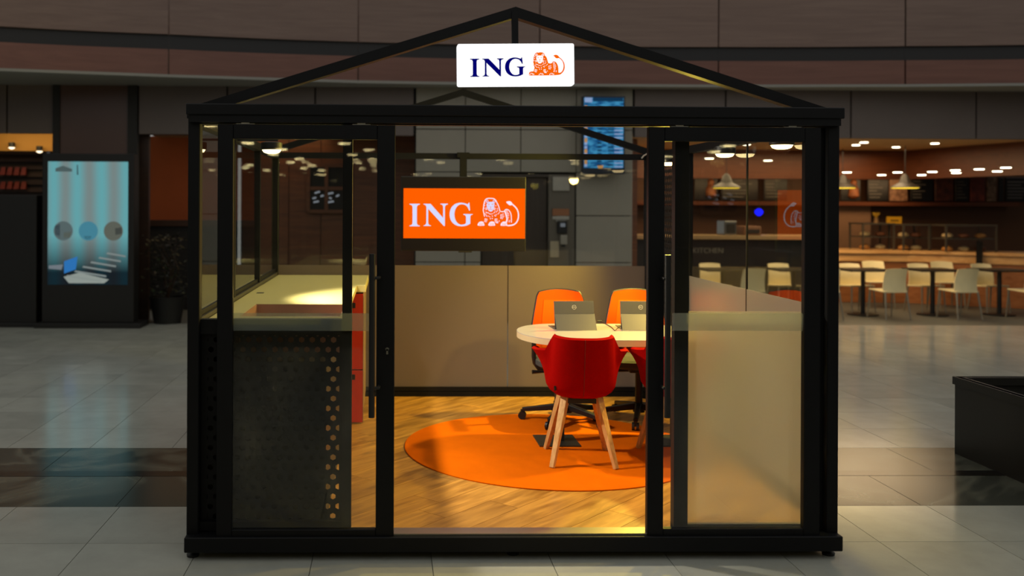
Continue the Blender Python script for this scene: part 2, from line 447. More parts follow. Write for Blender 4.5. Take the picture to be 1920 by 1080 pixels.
obj('dispenser_body', box(X(1050), X(1063), YW-.06, YW+.02, Zv(458), Zv(440)), grey_wall_m, ds, bevel=.015)
obj('nozzle', box(X(1054), X(1059), YW-.045, YW, Zv(462), Zv(457)), blackd, ds)
tag(obj('paper_sign', box(X(1032), X(1048), YW-.012, YW+.02, Zv(482), Zv(452)), mat('cream_sign', 'a79a7e', .6), loc=(X(1040), YW, Zv(482))), 'cream paper sign low on the lift jamb', 'sign')

# ---- shop behind, between column and lift: brown timber front
timber = wood('brown_timber_wall', '5a3520', '7b4a2c', rough=.45, scale=1.5, stretch=(1, 4, 12))
timber_dk = wood('dark_timber', '2c1a10', '3c2416', rough=.5, scale=2, stretch=(1, 4, 10))
orange_wall = mat('burnt_orange_wall', '94481a', .6, var=.08, scale=2)
w2 = struct(obj('wall_timber', box(X(480, 11), X(785, 11), 11, 11.15, 0, 3.0), col_dark))
w2['label'] = 'brown timber boarded wall left of the lift'
for k in range(5):
    a = 482+k*60
    obj('board', box(X(a, 11)+.006, X(a+60, 11)-.006, 10.95, 11, .3, 2.95), timber, w2)
win = struct(thing('window_1', 'timber framed shop window with small bright patches inside', 'window', (X(612, 10.9), 10.9, Zv(400, 10.9))))
del win['category']
fr = MB()
for u in (578, 612, 648): fr.box(X(u, 10.9)-.03, X(u, 10.9)+.03, 10.86, 10.94, Zv(398, 10.9), Zv(312, 10.9))
for v in (312, 355, 398): fr.box(X(578, 10.9), X(648, 10.9), 10.87, 10.93, Zv(v, 10.9)-.03, Zv(v, 10.9)+.03)
obj('window_frame', fr, timber, win)
for u0, u1 in ((578, 612), (612, 648)):
    for v0, v1 in ((312, 355), (355, 398)):
        obj('pane', box(X(u0, 10.9)+.03, X(u1, 10.9)-.03, 10.9, 10.91, Zv(v1, 10.9)+.03, Zv(v0, 10.9)-.03), blackd, win)
# white lettering glow in the window (unreadable strokes)
st = MB(); fnw = lambda x, y, h: (X(x, 10.9), 10.885-h, Zv(y, 10.9))
for a in ([(586, 374), (593, 372)], [(590, 364), (600, 361)], [(588, 381), (598, 379)], [(601, 370), (607, 368)], [(615, 365), (625, 363)], [(617, 372), (622, 374)], [(614, 381), (626, 379)], [(630, 370), (636, 367)]):
    ribbon(st, a, 3.4, 0, .006, fnw)
obj('bright_patches', st, emis('window_lettering', 'c8ccd8', .4), win)
# deep shop left of it
w3 = struct(obj('wall_inner', box(X(258, 12), X(480, 12), 12, 12.1, 0, 3.0), orange_wall))
w3['label'] = 'burnt orange back wall of the dim left shop'
struct(obj('trim_3', box(X(262, 9.9), X(280, 9.9), 9.85, 9.95, 0, 2.9), timber_dk))
struct(obj('trim_4', box(X(262, 9.9), X(500, 9.9), 9.9, 10.1, Zv(256, 9.9), 2.9), timber_dk))
struct(obj('trim_5', box(X(278, 11.5), X(500, 11.5), 11.2, 11.4, Zv(426, 11.4), Zv(415, 11.4)), timber_dk))
struct(obj('wall_low', box(X(278, 11.5), X(500, 11.5), 11.25, 11.35, 0, Zv(426, 11.4)), blackd))
cl = obj('ceiling_left_shop', box(X(258, 9.9)-.2, X(780, 10), 10, 12.1, 2.98, 3.05), mat('beige_ceiling', 'b89a6c', .7)); struct(cl)
# far left shop with shelves
shelf_w = struct(obj('wall_left_shop', box(-9.5, X(113, 11.5), 12.2, 12.3, 0, 3.0), timber_dk))
struct(obj('trim_6', box(-9.5, X(101, 10.4), 10.6, 10.7, Zv(288, 10.6), Zv(239, 10.6)), mat('ochre_bulkhead', 'c08a38', .6)))
lamp('AREA', 'ochre_shop_light', (-5.6, 10.1, 2.84), (-5.6, 10.65, 2.5), 4, (1, .7, .3), size=1.6, size_y=.12)
sl = thing('slat_shelving', 'dark slatted wall shelving in the far left shop', 'shelving', (X(40, 11.2), 11.2, 0))
for k in range(10):
    z = Zv(290+k*14, 11.2); obj('slat', box(X(-40, 11.2), X(88, 11.2), 11.2, 11.26, z-.04, z+.02), timber_dk, sl)
obj('back_board', box(X(-40, 11.2), X(88, 11.2), 11.27, 11.3, .1, Zv(284, 11.2)), mat('shelf_back_brown', '33261d', .6), sl)
for u in (-39, 86): obj('upright', box(X(u, 11.2)-.03, X(u, 11.2)+.03, 11.15, 11.3, 0, Zv(284, 11.2)), timber_dk, sl)
redbag = mat('dark_red_packet', '7c2a1c', .5, var=.3, scale=20)
ordn = ['leftmost', 'second', 'third', 'fourth', 'rightmost']
for r, (va, vb) in enumerate(((318, 333), (345, 359))):
    for k in range(4):
        u = 4+k*13
        mb = MB(); x0, x1 = X(u-5, 11.1), X(u+5, 11.1); z0, z1 = Zv(vb, 11.1), Zv(va, 11.1)
        mb.add([(x0, 11.16, z0), (x1, 11.16, z0), (x1, 11.08, z0), (x0, 11.08, z0), (x0+.01, 11.16, z1), (x1-.01, 11.16, z1), (x1-.01, 11.14, z1), (x0+.01, 11.14, z1)],
               [(0, 1, 2, 3), (7, 6, 5, 4), (0, 4, 5, 1), (1, 5, 6, 2), (2, 6, 7, 3), (3, 7, 4, 0)])
        tag(obj('snack_packet', mb, redbag, loc=(X(u, 11.1), 11.12, z0), bevel=.008),
            ['%s red packet in the %s hanging row, far left shop' % (n, 'upper' if r == 0 else 'lower') for n in ('leftmost', 'second', 'third', 'rightmost')][k], 'packet', 'red packets in the far left shop')
lamp_hot = emis('small_spot_glow', 'ffe8c0', 2.5)
for (u, v, who) in ((22, 274, 'brighter white spotlight under the ochre bulkhead, far left'), (74, 281, 'small white spotlight beside the dark column, far left')):
    t = thing('shop_spotlight', who, 'lamp', P(u, v, 10.5), group='spotlights in the far left shop'); p = P(u, v, 10.5)
    obj('lamp_head', MB().lathe([(.03, -.02), (.05, .0), (.05, .06)], p, 14), plastic, t)
    obj('bulb', MB().lathe([(.01, -.05), (.045, -.035), (.045, -.02)], p, 14), lamp_hot, t)
    obj('stem', box(p.x-.01, p.x+.01, 10.49, 10.62, p.z+.02, p.z+.04), plastic, t)

# ---- café at the right: ceiling, bulkhead, back wall, boards
caf_wood = wood('cafe_orange_wood', '592c12', '6a381a', rough=.45, scale=1.4, stretch=(1, 3, 14))
caf_ceil = mat('cafe_beige_ceiling', 'bf9a6a', .7)
ZC = 2.86
struct(obj('ceiling_cafe', box(X(1187), 13, YW+.1, 16.5, ZC, ZC+.08), caf_ceil))
struct(obj('wall_cafe_back', box(X(1187, 15.2), 16, 15.3, 15.4, 0, 2.9), mat('cafe_back_brown', '5a3a22', .6, var=.08, scale=2)))
struct(obj('wall_cafe_side', box(X(1187, 10), X(1187, 10)+.08, YW+.4, 15.3, 0, 2.9), timber))
pA, pB, pC_ = plan(1150, 17.4), plan(1694, 17.4), plan(2010, 14.0)
def wall_seg(a, b, z0, z1, th, m, name, parent=None):
    d = (b-a).normalized(); n = Vector((-d.y, d.x, 0)); n = n if n.y > 0 else -n
    vs = [a, b, b+n*th, a+n*th]
    mb = MB().prism([(p.x, p.y) for p in vs], z0, z1)
    return obj(name, mb, m, parent)
blk = struct(wall_seg(pA, pB, 2.32, ZC, .25, caf_wood, 'wall_bulkhead'))
blk['label'] = 'orange wood bulkhead hung below the café ceiling'
wall_seg(pB, pC_, 2.32, ZC, .25, caf_wood, 'bulkhead_wing', blk)
# downlights of the café
dl = emis('downlight_glow', 'ffedc8', 9)
def disc(p, r, name, m, parent=None, n=16): return obj(name, MB().lathe([(r, -.012), (r*1.02, 0)], p, n), m, parent)
k = 0
for (u, v, z) in ((1588, 322, 2.31), (1653, 327, 2.31), (1683, 322, 2.31), (1728, 327, 2.31), (1748, 321, 2.31), (1793, 323, 2.31), (1791, 318, 2.31), (1836, 316, 2.31), (1870, 320, 2.31), (1886, 313, 2.31),
                  (1605, 271, ZC-.002), (1620, 266, ZC-.002), (1680, 275, ZC-.002), (1753, 268, ZC-.002), (1400, 270, ZC-.002), (1330, 296, 2.5), (1440, 300, 2.5)):
    p = G(u, v, z)
    if p.y > 15.1: p = P(u, v, 15.05); 
    t = thing('ceiling_downlight', 'x', 'lamp', p, group='café downlights'); k += 1
    t['label'] = ['round downlight', 'small warm downlight'][z > 2.5] + ' in the café, number %d' % k
    obj('trim_ring', MB().lathe([(.075, -.006), (.085, .002)], p, 18), alu, t); disc(p+Vector((0, 0, -.004)), .06, 'lens', dl, t)
DLS = [o for o in bpy.data.objects if o.name.startswith('ceiling_downlight')]
names = ['leftmost downlight under the café bulkhead, over the left menu board', 'downlight over the second menu board', 'downlight above the burger picture', 'downlight over the third menu board', 'downlight just right of the café pendant lamp', 'lower of two close downlights beside the middle boards', 'upper of two close downlights beside the middle boards', 'downlight over the right food pictures', 'downlight above the large right menu board', 'rightmost downlight under the wooden bulkhead',
         'left downlight in the beige café ceiling', 'second downlight in the beige café ceiling', 'downlight near the corner of the beige ceiling', 'rightmost downlight in the beige café ceiling', 'downlight in the café ceiling seen through the right door', 'left downlight over the dark bar seen through the door', 'right downlight over the dark bar seen through the door']
for o, n in zip(DLS, names): o['label'] = n
lamp('AREA', 'cafe_ceiling_glow', (6.9, 11.1, 2.8), (6.9, 11.1, 0), 150, (1, .7, .38), size=4.4, size_y=2.4)
lamp('AREA', 'cafe_board_glow', (8.0, 14.4, 2.3), (8.0, 15.2, 1.2), 30, (1, .62, .3), size=6, size_y=.3)
lamp('AREA', 'left_shop_glow', (-2.5, 10.6, 2.9), (-2.5, 11.0, 0), 7, (1, .6, .28), size=3, size_y=.6)
# menu boards
board_blk = mat('menu_board_black', '0d0c0c', .4)
def food(name, a, b): return mat(name, a, .5, var=.5, scale=9, col2=b)
foods = [food('picture_orange', '6a3a1e', 'b0662e'), food('picture_burger', '6a4430', 'b98d6c'), food('picture_brown', '3a1e14', '6b3624'), food('picture_red', '5e2416', '8c3a22'), food('picture_cream', '40281a', '94765a')]
txt = mat('board_chalk_text', '6c6862', .6)
Yb = 15.0
def zb_(v): return Zv(v, Yb, 1700)
for u0, u1, kind, lab in ((1574, 1612, 0, 'dark menu board with an orange figure, next to the booth post'), (1624, 1664, None, 'black menu board left of the burger picture'), (1665, 1700, 1, 'burger picture board behind the pendant lamp'),
                          (1705, 1748, None, 'black menu board right of the pendant lamp'), (1750, 1786, 2, 'dark brown food picture board'), (1788, 1815, None, 'narrow black menu board between two food pictures'),
                          (1816, 1845, 3, 'reddish food picture board'), (1847, 1866, 4, 'narrow cream and dark food picture board'), (1870, 1880, None, 'very narrow black menu board'), (1882, 1950, None, 'large black menu board at the right edge'),
                          (1300, 1345, 0, 'dark menu board with bottles seen through the right door'), (1350, 1420, None, 'black menu board seen through the right door'), (1430, 1475, None, 'second black menu board seen through the right door')):
    t = thing('menu_board', lab, 'menu board', ((X(u0, Yb)+X(u1, Yb))/2, Yb, zb_(378)), group='café menu boards')
    obj('panel', box(X(u0, Yb)+.01, X(u1, Yb)-.01, Yb-.05, Yb, zb_(377), zb_(332)), board_blk if kind in (None, 0) else foods[kind], t, bevel=.006, seg=1)
    if kind is None:
        mb = MB()
        for q in range(6 if u1-u0 > 20 else 2):
            a = X(u0+4, Yb); b = a+(X(u1-5, Yb)-a)*random.uniform(.4, 1); z = zb_(340+q*6)
            mb.box(a, b, Yb-.056, Yb-.049, z-.012, z+.006)
        obj('text_lines', mb, txt, t)
    if kind == 0:
        mb = MB().lathe([(.05, -.2), (.11, -.15), (.1, .0), (.06, .08), (.07, .16), (.03, .2)], (X(u1-14, Yb), Yb-.05, zb_(355)), 14)
        obj('figure_print', mb, foods[0], t)
struct(obj('trim_7', box(X(1187, Yb), 13.4, Yb-.12, Yb+.3, zb_(386), zb_(379)), caf_wood))
struct(obj('wall_cafe_panel', box(X(1565, Yb), X(1635, Yb), Yb+.05, Yb+.1, 0, zb_(386)), mat('cafe_beige_panel', '8a6a50', .6, var=.05)))
# pendant lamps
pend_m = mat('dark_pendant_shade', '2a2622', .4)
yel = emis('pendant_yellow_glow', 'ffd23c', 1.6)
for (u, v, Y, lab) in ((1697, 352, 11.3, 'conical pendant lamp with a yellow rim over the café counter'), (1362, 352, 11.0, 'conical pendant lamp seen through the right glass door'), (1580, 352, 12.2, 'conical pendant lamp half hidden by the booth post')):
    p = P(u, v, Y); t = thing('pendant_lamp', lab, 'lamp', p, group='café pendant lamps')
    obj('shade', MB().lathe([(.24, 0), (.235, .015), (.1, .09), (.06, .2), (.02, .24)], p, 24), pend_m, t, smooth=True)
    obj('glow_disc', MB().lathe([(.2, -.012), (.22, -.002)], p, 24), yel, t)
    obj('cord', MB().tube([p+Vector((0, 0, .23)), Vector((p.x, p.y, ZC))], .006, 6), plastic, t)
# counter, following the bulkhead
ctr_top = wood('light_counter_wood', 'd09a5c', 'e8b878', rough=.4, scale=1.6, stretch=(.8, 6, 6))
ctr_base = wood('counter_base_wood', '8a5226', 'a4683a', rough=.5, scale=1.6, stretch=(1, 6, 10))
ca, cb, cc = plan(1550, 17.5), plan(1706, 17.3), plan(2010, 16.0)
cct = plan(1832, 16.6)
ct = thing('cafe_counter', 'long light wood café counter bending towards the right', 'counter', (cb.x, cb.y, 0))
def off(p, s): return p+Vector((0, s, 0))
for a, b in ((ca, cb), (cb, cc)):
    wall_seg(off(a, .1), off(b, .1), 0, .78, .8, ctr_base, 'counter_base', ct)
    wall_seg(a, b, .93, .985, 1.0, ctr_top, 'counter_top', ct)
    wall_seg(off(a, .06), off(b, .06), .78, .93, .9, ctr_top, 'counter_fascia', ct)
mb = MB().bar(cct+Vector((-.02, -.1, .78)), cct+Vector((.3, .4, 1.12)), .1, .12)
obj('dark_divider', mb, blackd, ct)
# glass display cases on the counter
case_m = mat('case_frame_grey', '5d564a', .4, .4)
past = [mat('pastry_gold', 'b57a34', .6, var=.3, scale=14), mat('pastry_cream', 'c2a878', .6, var=.2, scale=14), mat('pastry_brown', '7c441f', .6, var=.3, scale=14)]
def display_case(u0, u1, Y, vtop, lab, slant=False):
    a, b = P(u0, 420, Y), P(u1, 420, Y); z0 = .985; z1 = Zv(vtop, Y, u0)
    t = thing('display_case', lab, 'display case', ((a.x+b.x)/2, Y, z0), group='glass cases on the café counter')
    for x in (a.x, b.x):
        for y in (Y, Y+.5): obj('post', box(x-.015, x+.015, y-.015, y+.015, z0, z1), case_m, t)
    obj('top', box(a.x-.02, b.x+.02, Y-.02, Y+.52, z1, z1+.03), case_m, t)
    obj('shelf', box(a.x, b.x, Y, Y+.5, (z0+z1)/2-.01, (z0+z1)/2+.01), case_m, t)
    obj('front_pane', box(a.x, b.x, Y-.006, Y, z0+.01, z1), clear, t)
    for lev in (0, 1):
        n = max(2, int((b.x-a.x)/.28))
        for q in range(n):
            x = a.x+(q+.5)*(b.x-a.x)/n; zz = z0+.001 if lev == 0 else (z0+z1)/2+.011
            o = obj('pastry', MB().lathe([(.07, 0), (.1, .03), (.085, .07), (.03, .095)], (x, Y+.22, zz), 12), past[(q+lev) % 3], t, smooth=True)
display_case(1618, 1676, 12.95, 421, 'left glass pastry case beneath the yellow sign')
display_case(1694, 1742, 12.65, 423, 'middle glass pastry case on the café counter')
display_case(1774, 1868, 12.2, 424, 'wide right glass pastry case on the café counter')
p = P(1678, 421, 13.1)
t = thing('yellow_sign', 'small yellow sign board leaning on the left pastry case', 'sign', p)
obj('board', MB().add([(p.x-.16, p.y, p.z), (p.x+.13, p.y, p.z), (p.x+.17, p.y+.06, p.z+.15), (p.x-.12, p.y+.06, p.z+.15), (p.x-.16, p.y+.02, p.z), (p.x+.13, p.y+.02, p.z), (p.x+.17, p.y+.08, p.z+.15), (p.x-.12, p.y+.08, p.z+.15)],
    [(0, 1, 2, 3), (7, 6, 5, 4), (0, 4, 5, 1), (1, 5, 6, 2), (2, 6, 7, 3), (3, 7, 4, 0)]), mat('sign_yellow', 'd8a018', .5), t)
obj('text_line', MB().bar((p.x-.07, p.y+.025, p.z+.075), (p.x+.08, p.y+.025, p.z+.075), .012, .03), mat('sign_brown_print', '6b4a10', .6), t)
p = P(1643, 421, 13.1); t = thing('yellow_flower_vase', 'small vase with yellow leaves on the left pastry case', 'vase', p)
obj('vase', MB().lathe([(.04, 0), (.05, .04), (.035, .1), (.045, .13)], p, 14), mat('vase_clay', '8d6a40', .5), t, smooth=True)
lf = MB()
for q in range(7):
    a = q*.9; d = Vector((math.cos(a)*.07, math.sin(a)*.04, .12)); c = p+Vector((0, 0, .12)); s_ = Vector((.022, 0, .01))
    lf.add([c, c+d*.6+s_, c+d, c+d*.6-s_], [(0, 1, 2, 3)])
obj('leaves', lf, mat('leaf_yellow', 'b88c20', .6), t)
# dark bar seen through the right door, with lettering
bar_p = P(1290, 460, 11.6)
t = thing('dark_bar_counter', 'dark bar counter with faint lettering seen through the right door', 'counter', (X(1380, 11.6), 11.6, 0))
obj('bar_front', box(X(1192, 11.6), X(1545, 11.6), 11.6, 12.3, 0, Zv(447, 11.6)), mat('bar_black', '16151a', .5), t)
obj('bar_top', box(X(1192, 11.6), X(1545, 11.6)+.05, 11.5, 12.4, Zv(447, 11.6), Zv(440, 11.6)), mat('bar_top_beige', '9a8260', .4), t)
def text_obj(body, size, loc, rot, m, name, parent, ext=.002):
    cu = bpy.data.curves.new(name, 'FONT'); cu.body = body; cu.size = size; cu.extrude = ext; cu.align_x = 'CENTER'; cu.align_y = 'CENTER'
    tmp = bpy.data.objects.new('tmp', cu); COL.objects.link(tmp)
    dg = bpy.context.evaluated_depsgraph_get(); me = bpy.data.meshes.new_from_object(tmp.evaluated_get(dg)); me.name = name
    bpy.data.objects.remove(tmp); me.materials.clear(); me.materials.append(m)
    o = bpy.data.objects.new(name, me); COL.objects.link(o); o.parent = parent
    o.location = Vector(loc)-ORG.get(parent.name, Vector()); o.rotation_euler = rot
    return o
text_obj('KITCHEN', .13, (X(1328, 11.59), 11.59, Zv(469, 11.59)), (math.pi/2, 0, 0), mat('bar_letter_grey', '8a8880', .5), 'lettering', t)
# equipment on the bar
for (u0, u1, vt, m_, lab) in ((1355, 1378, 412, steel, 'small steel coffee machine on the dark bar'), (1392, 1424, 422, mat('box_brown', '6a4a34', .6), 'brown box on the dark bar beside the coffee machine')):
    zt = Zv(vt, 11.8); z0 = Zv(440, 11.6)
    t = thing('bar_appliance', lab, 'appliance', ((X(u0, 11.8)+X(u1, 11.8))/2, 11.8, z0))
    obj('body', box(X(u0, 11.8), X(u1, 11.8), 11.7, 12.1, z0, zt), m_, t, bevel=.02)
    obj('front_panel', box(X(u0+4, 11.8), X(u1-4, 11.8), 11.685, 11.72, z0+.04, zt-.06), blackd, t)
blue_e = emis('blue_light', '1018ff', 3)
p = P(1423, 398, 13.5); t = thing('blue_lamp', 'small glowing blue lamp in the café behind the right door', 'lamp', p)
obj('bulb', MB().lathe([(.02, -.07), (.075, -.02), (.075, .03), (.03, .07)], p, 16), blue_e, t, smooth=True); obj('cap', MB().lathe([(.03, .07), (.03, .11)], p, 12), plastic, t)
obj('wire', MB().tube([p+Vector((0, 0, .1)), Vector((p.x, p.y, ZC))], .005, 6), plastic, t)

# ---- the rest of the mall hall (behind the photographer), seen only as reflections
hall = struct(obj('wall_opposite', box(-14, 16, -36, -35.8, 0, 6), mat('hall_brown', '5a4334', .5, var=.2, scale=.8)))
hall['label'] = 'brown far wall behind the photographer'
c2 = struct(obj('ceiling', box(-14, 16, -36, -5.6, 3.2, 3.35), mat('hall_ceiling_dark', '3a3733', .7)))
c2['label'] = 'dark ceiling with rows of downlights behind the photographer'
dl2 = emis('hall_downlight', 'ffe9a8', 16)
dm = MB().lathe([(.13, -.015), (.14, 0)], (0, 0, 0), 16).mesh('downlight', dl2)
for i in range(8):
    for j in range(12):
        o = bpy.data.objects.new('downlight', dm); COL.objects.link(o); o.parent = c2
        o.location = (-7.6+i*2.2+(j % 2)*.5, -7.2-j*2.35, 3.195)
struct(obj('wall_left', box(-14.1, -14, -36, 16, 0, 6), grey_band)); struct(obj('wall_right', box(16, 16.1, -36, 16, 0, 6), grey_band))

# ================================================================== THE BOOTH
FL = .123                                        # booth floor level
XL, XR, YB, MID = -1.012, 2.307, 3.45, .6465
ZT = 2.24
booth = thing('glass_booth', 'black steel framed glass booth with open gabled roof and sliding doors', 'booth', (MID, YB/2, .04))
def bp(name, mb, m, parent=None, **k): return obj(name, mb, m, parent or booth, **k)
def xf(u, y): return P(u, 600, y).x
def zf(v, y, u=960): return P(u, v, y).z
# corner posts
for x in (XL, XR-.06):
    for y in (.0, YB-.06): bp('corner_post', box(x, x+.06, y, y+.07, .045, ZT), black, bevel=.004, seg=1)
# base rails and feet
bp('base_rail', box(XL, XR, -.055, .1, .042, .118), black, bevel=.004, seg=1)
bp('base_rail', box(XL, XR, YB-.08, YB+.01, .042, .118), black)
for x in (XL, XR-.07): bp('base_rail', box(x, x+.07, .1, YB-.08, .042, .118), black)
for x, y in ((XL+.03, .02), (XR-.04, .02), (MID, .04), (XL+.04, YB-.05), (XR-.04, YB-.05), (MID, YB-.05)):
    bp('foot', MB().lathe([(.03, 0), (.032, .012), (.014, .02), (.012, .045)], (x, y, .0), 16), blackd)
bp('threshold_strip', box(xf(738, 0), xf(1216, 0), -.03, .06, .118, .128), alu)
# top fascia (two stepped lengths) and beams
bp('front_fascia', box(XL-.002, XR+.005, -.045, .02, 2.232, 2.288), black, bevel=.004, seg=1)
bp('front_fascia', box(XL+.012, XR-.01, -.035, .03, 2.196, 2.231), black)
bp('door_track', box(XL+.06, XR-.06, .0, .05, 2.19, 2.197), black)
bp('top_beam', box(XL, XR, .03, .09, 2.197, ZT), black)
bp('top_beam', box(XL, XR, YB-.06, YB, 2.19, ZT), black)
for x in (XL, XR-.06): bp('top_beam', box(x, x+.06, .09, YB-.06, 2.185, ZT), black)
# gable rafters
for y in (.055, YB-.03):
    for s_ in (-1, 1):
        a = Vector((MID, y, 2.772)); b = Vector((MID+s_*1.67, y, 2.772-1.67*.3155))
        mb = MB(); w = .052
        mb.add([a+Vector((0, -.03, .028)), b+Vector((0, -.03, .028)), b+Vector((0, -.03, -.026)), a+Vector((0, -.03, -.026)),
                a+Vector((0, .03, .028)), b+Vector((0, .03, .028)), b+Vector((0, .03, -.026)), a+Vector((0, .03, -.026))],
               [(0, 1, 2, 3), (7, 6, 5, 4), (0, 4, 5, 1), (1, 5, 6, 2), (2, 6, 7, 3), (3, 7, 4, 0)])
        bp('rafter', mb, black)
# floor: base and diagonal planks
plank_m = wood('oak_laminate_plank', '8e6120', 'cf9843', ang=math.radians(-47), rough=.38, rnd=.13, scale=2.0, stretch=(1.2, 9, 9))
bfl = bp('booth_floor', box(XL+.06, XR-.06, .09, YB-.06, .06, FL-.012), blackd)
def clip(poly, x0, x1, y0, y1):
    def cut(p, ins, inter):
        out = []
        for i in range(len(p)):
            a, b = p[i-1], p[i]
            if ins(b):
                if not ins(a): out.append(inter(a, b))
                out.append(b)
            elif ins(a): out.append(inter(a, b))
        return out
    def at(a, b, k, c): t = (c-a[k])/(b[k]-a[k]); return (a[0]+(b[0]-a[0])*t, a[1]+(b[1]-a[1])*t)
    for k, c, sg in ((0, x0, 1), (0, x1, -1), (1, y0, 1), (1, y1, -1)):
        if not poly: break
        poly = cut(poly, lambda p: (p[k]-c)*sg >= 0, lambda a, b: at(a, b, k, c))
    return poly
ang = math.radians(47); ca_, sa_ = math.cos(ang), math.sin(ang); PW, PL = .19, 1.28
for r in range(-16, 18):
    shift = random.uniform(0, PL)
    for q in range(-4, 5):
        u0, u1 = q*PL+shift+.0012, (q+1)*PL+shift-.0012; v0, v1 = r*PW+.0012, (r+1)*PW-.0012
        poly = [(MID+u*ca_-v*sa_, 1.7+u*sa_+v*ca_) for u, v in ((u0, v0), (u1, v0), (u1, v1), (u0, v1))]
        poly = clip(poly, XL+.06, XR-.06, .06, YB-.06)
        if len(poly) > 2:
            ar = abs(sum(poly[i-1][0]*poly[i][1]-poly[i][0]*poly[i-1][1] for i in range(len(poly))))/2
            if ar > .004: bp('plank', MB().prism(poly, FL-.011, FL), plank_m, bfl)
# perforated sheet with hexagonal holes
def perforated(n0, n1, m0, m1, p, q, r, th, fn, amax=99):
    """columns n0..n1, rows m0..m1; fn(a,b,h)->3-D"""
    yt = (p*p/4+q*q)/(2*q); yc = q-yt
    mb = MB()
    cell = [(0, yt), (p/2, yc), (p/2, -yc), (0, -yt), (-p/2, -yc), (-p/2, yc)]
    hole = [(r*math.sin(math.pi/3*k), r*math.cos(math.pi/3*k)) for k in range(6)]
    for j in range(m0, m1):
        for i in range(n0, n1):
            cx, cy = i*p+(p/2 if j % 2 else 0), j*q
            if cx > amax: continue
            vs = [fn(cx+a, cy+b, 0) for a, b in cell]+[fn(cx+a, cy+b, 0) for a, b in hole]+[fn(cx+a, cy+b, th) for a, b in cell]+[fn(cx+a, cy+b, th) for a, b in hole]
            fs = []
            for k in range(6):
                l = (k+1) % 6
                fs += [(k, l, 6+l, 6+k), (12+k, 18+k, 18+l, 12+l), (6+k, 6+l, 18+l, 18+k)]
            mb.add(vs, fs)
    return mb
# ---- left front fixed panel (behind the left door)
yF = .06
xl0, xl1 = XL+.06, xf(660, yF)                    # opening of the fixed part
ff = bp('fixed_frame', box(xf(642, yF), xl1, yF-.025, yF+.03, FL, 2.19), black)
bp('frame_rail', box(xl0, xl1, yF-.025, yF+.03, zf(626, yF), zf(599, yF)), black, ff)
bp('frame_rail', box(xl0, xl1, yF-.025, yF+.03, FL, FL+.045), black, ff)
bp('fixed_pane', box(xl0, xf(642, yF), yF-.003, yF+.003, zf(599, yF), 2.19), clear)
p_, q_, r_ = .0545, .0502, .0158
hx = xf(625.5, yF); hz = zf(968, yF, 625)
n_lo = int((xl0-hx)/p_)
per = perforated(n_lo, 2, 0, 19, p_, q_, r_, .003, lambda a, b, h: (hx+a, yF+.004+h, hz+b), p_*1.2)
bp('perforated_panel', per, black, fix=False)
mb = MB()                                          # plain margins of the sheet
mb.box(xf(636.5, yF), xl1, yF+.012, yF+.03, FL, zf(615, yF)); mb.box(xl0, xl1, yF+.0042, yF+.0068, FL+.03, hz-.02); mb.box(xl0, xl1, yF+.0042, yF+.0068, hz+18*q_+.022, zf(615, yF))
mb.box(xl0, hx+n_lo*p_+.01, yF+.0041, yF+.0069, FL, zf(615, yF))
bp('panel_margin', mb, black)
# ---- right front fixed panel
xr0, xr1 = xf(1262, yF), XR-.06
rf = bp('fixed_frame', box(xr0, xf(1288, yF), yF-.025, yF+.03, FL, 2.19), black)
bp('frame_rail', box(xr0, xr1, yF-.025, yF+.03, FL, zf(984, yF)), black, rf)
bp('frame_rail', box(xr1-.022, xr1, yF-.02, yF+.03, FL, 2.19), black, rf)
zfilm = zf(584, yF, 1400)
pn = bp('fixed_pane', box(xf(1288, yF), xr1-.022, yF-.003, yF+.003, zf(984, yF), 2.19), clear)
bp('frosted_film', box(xf(1288, yF)+.001, xr1-.023, yF+.0035, yF+.0055, zf(984, yF), zfilm), frosted, pn)
# ---- side walls
y1, y2 = 1.15, 2.3
for s_, x in ((-1, XL+.03), (1, XR-.03)):
    for y in (y1, y2):
        if s_ > 0 and y == y1: bp('glazing_joint', box(x-.008, x+.004, y-.004, y+.004, .2, 2.185), plastic)
        else: bp('mullion', box(x-.022, x+.022, y-.025, y+.025, FL, 2.19), black)
    bp('side_rail', box(x-.022, x+.022, .07, YB-.06, .118, .2), black)
zs_ = 1.19
bp('side_rail', box(XL+.005, XL+.055, .07, YB-.06, zs_-.05, zs_+.012), mat('warm_grey_rail', '3a362f', .4))
bp('side_rail', box(XL+.005, XL+.04, .07, YB-.06, zs_+.014, zs_+.04), black)
for a, b in ((.07, y1-.025), (y1+.025, y2-.025), (y2+.025, YB-.06)):
    bp('side_pane', box(XL+.027, XL+.033, a, b, zs_+.04, 2.185), clear)
    bp('lower_panel', box(XL+.02, XL+.04, a, b, .2, zs_-.05), black)
zfs = 1.262
for a, b in ((.07, y1-.004), (y1+.004, y2-.025)):
    o = bp('side_pane', box(XR-.033, XR-.027, a, b, .2, 2.185), clear)
    bp('frosted_film', box(XR-.0365, XR-.0345, a, b-.004, .2, zfs), frosted, o)
bp('perforated_panel', perforated(0, 20, 0, 40, p_, .0502, .0165, .003, lambda a, b, h: (XR-.032+h, y2+.05+a, .24+b)), mat('brown_black_sheet', '1d1714', .4), fix=False)
bp('perforated_frame', box(XR-.06, XR-.02, y2+.0, y2+.045, .2, 2.185), mat('dark_bronze_frame', '3a2620', .4, .5))
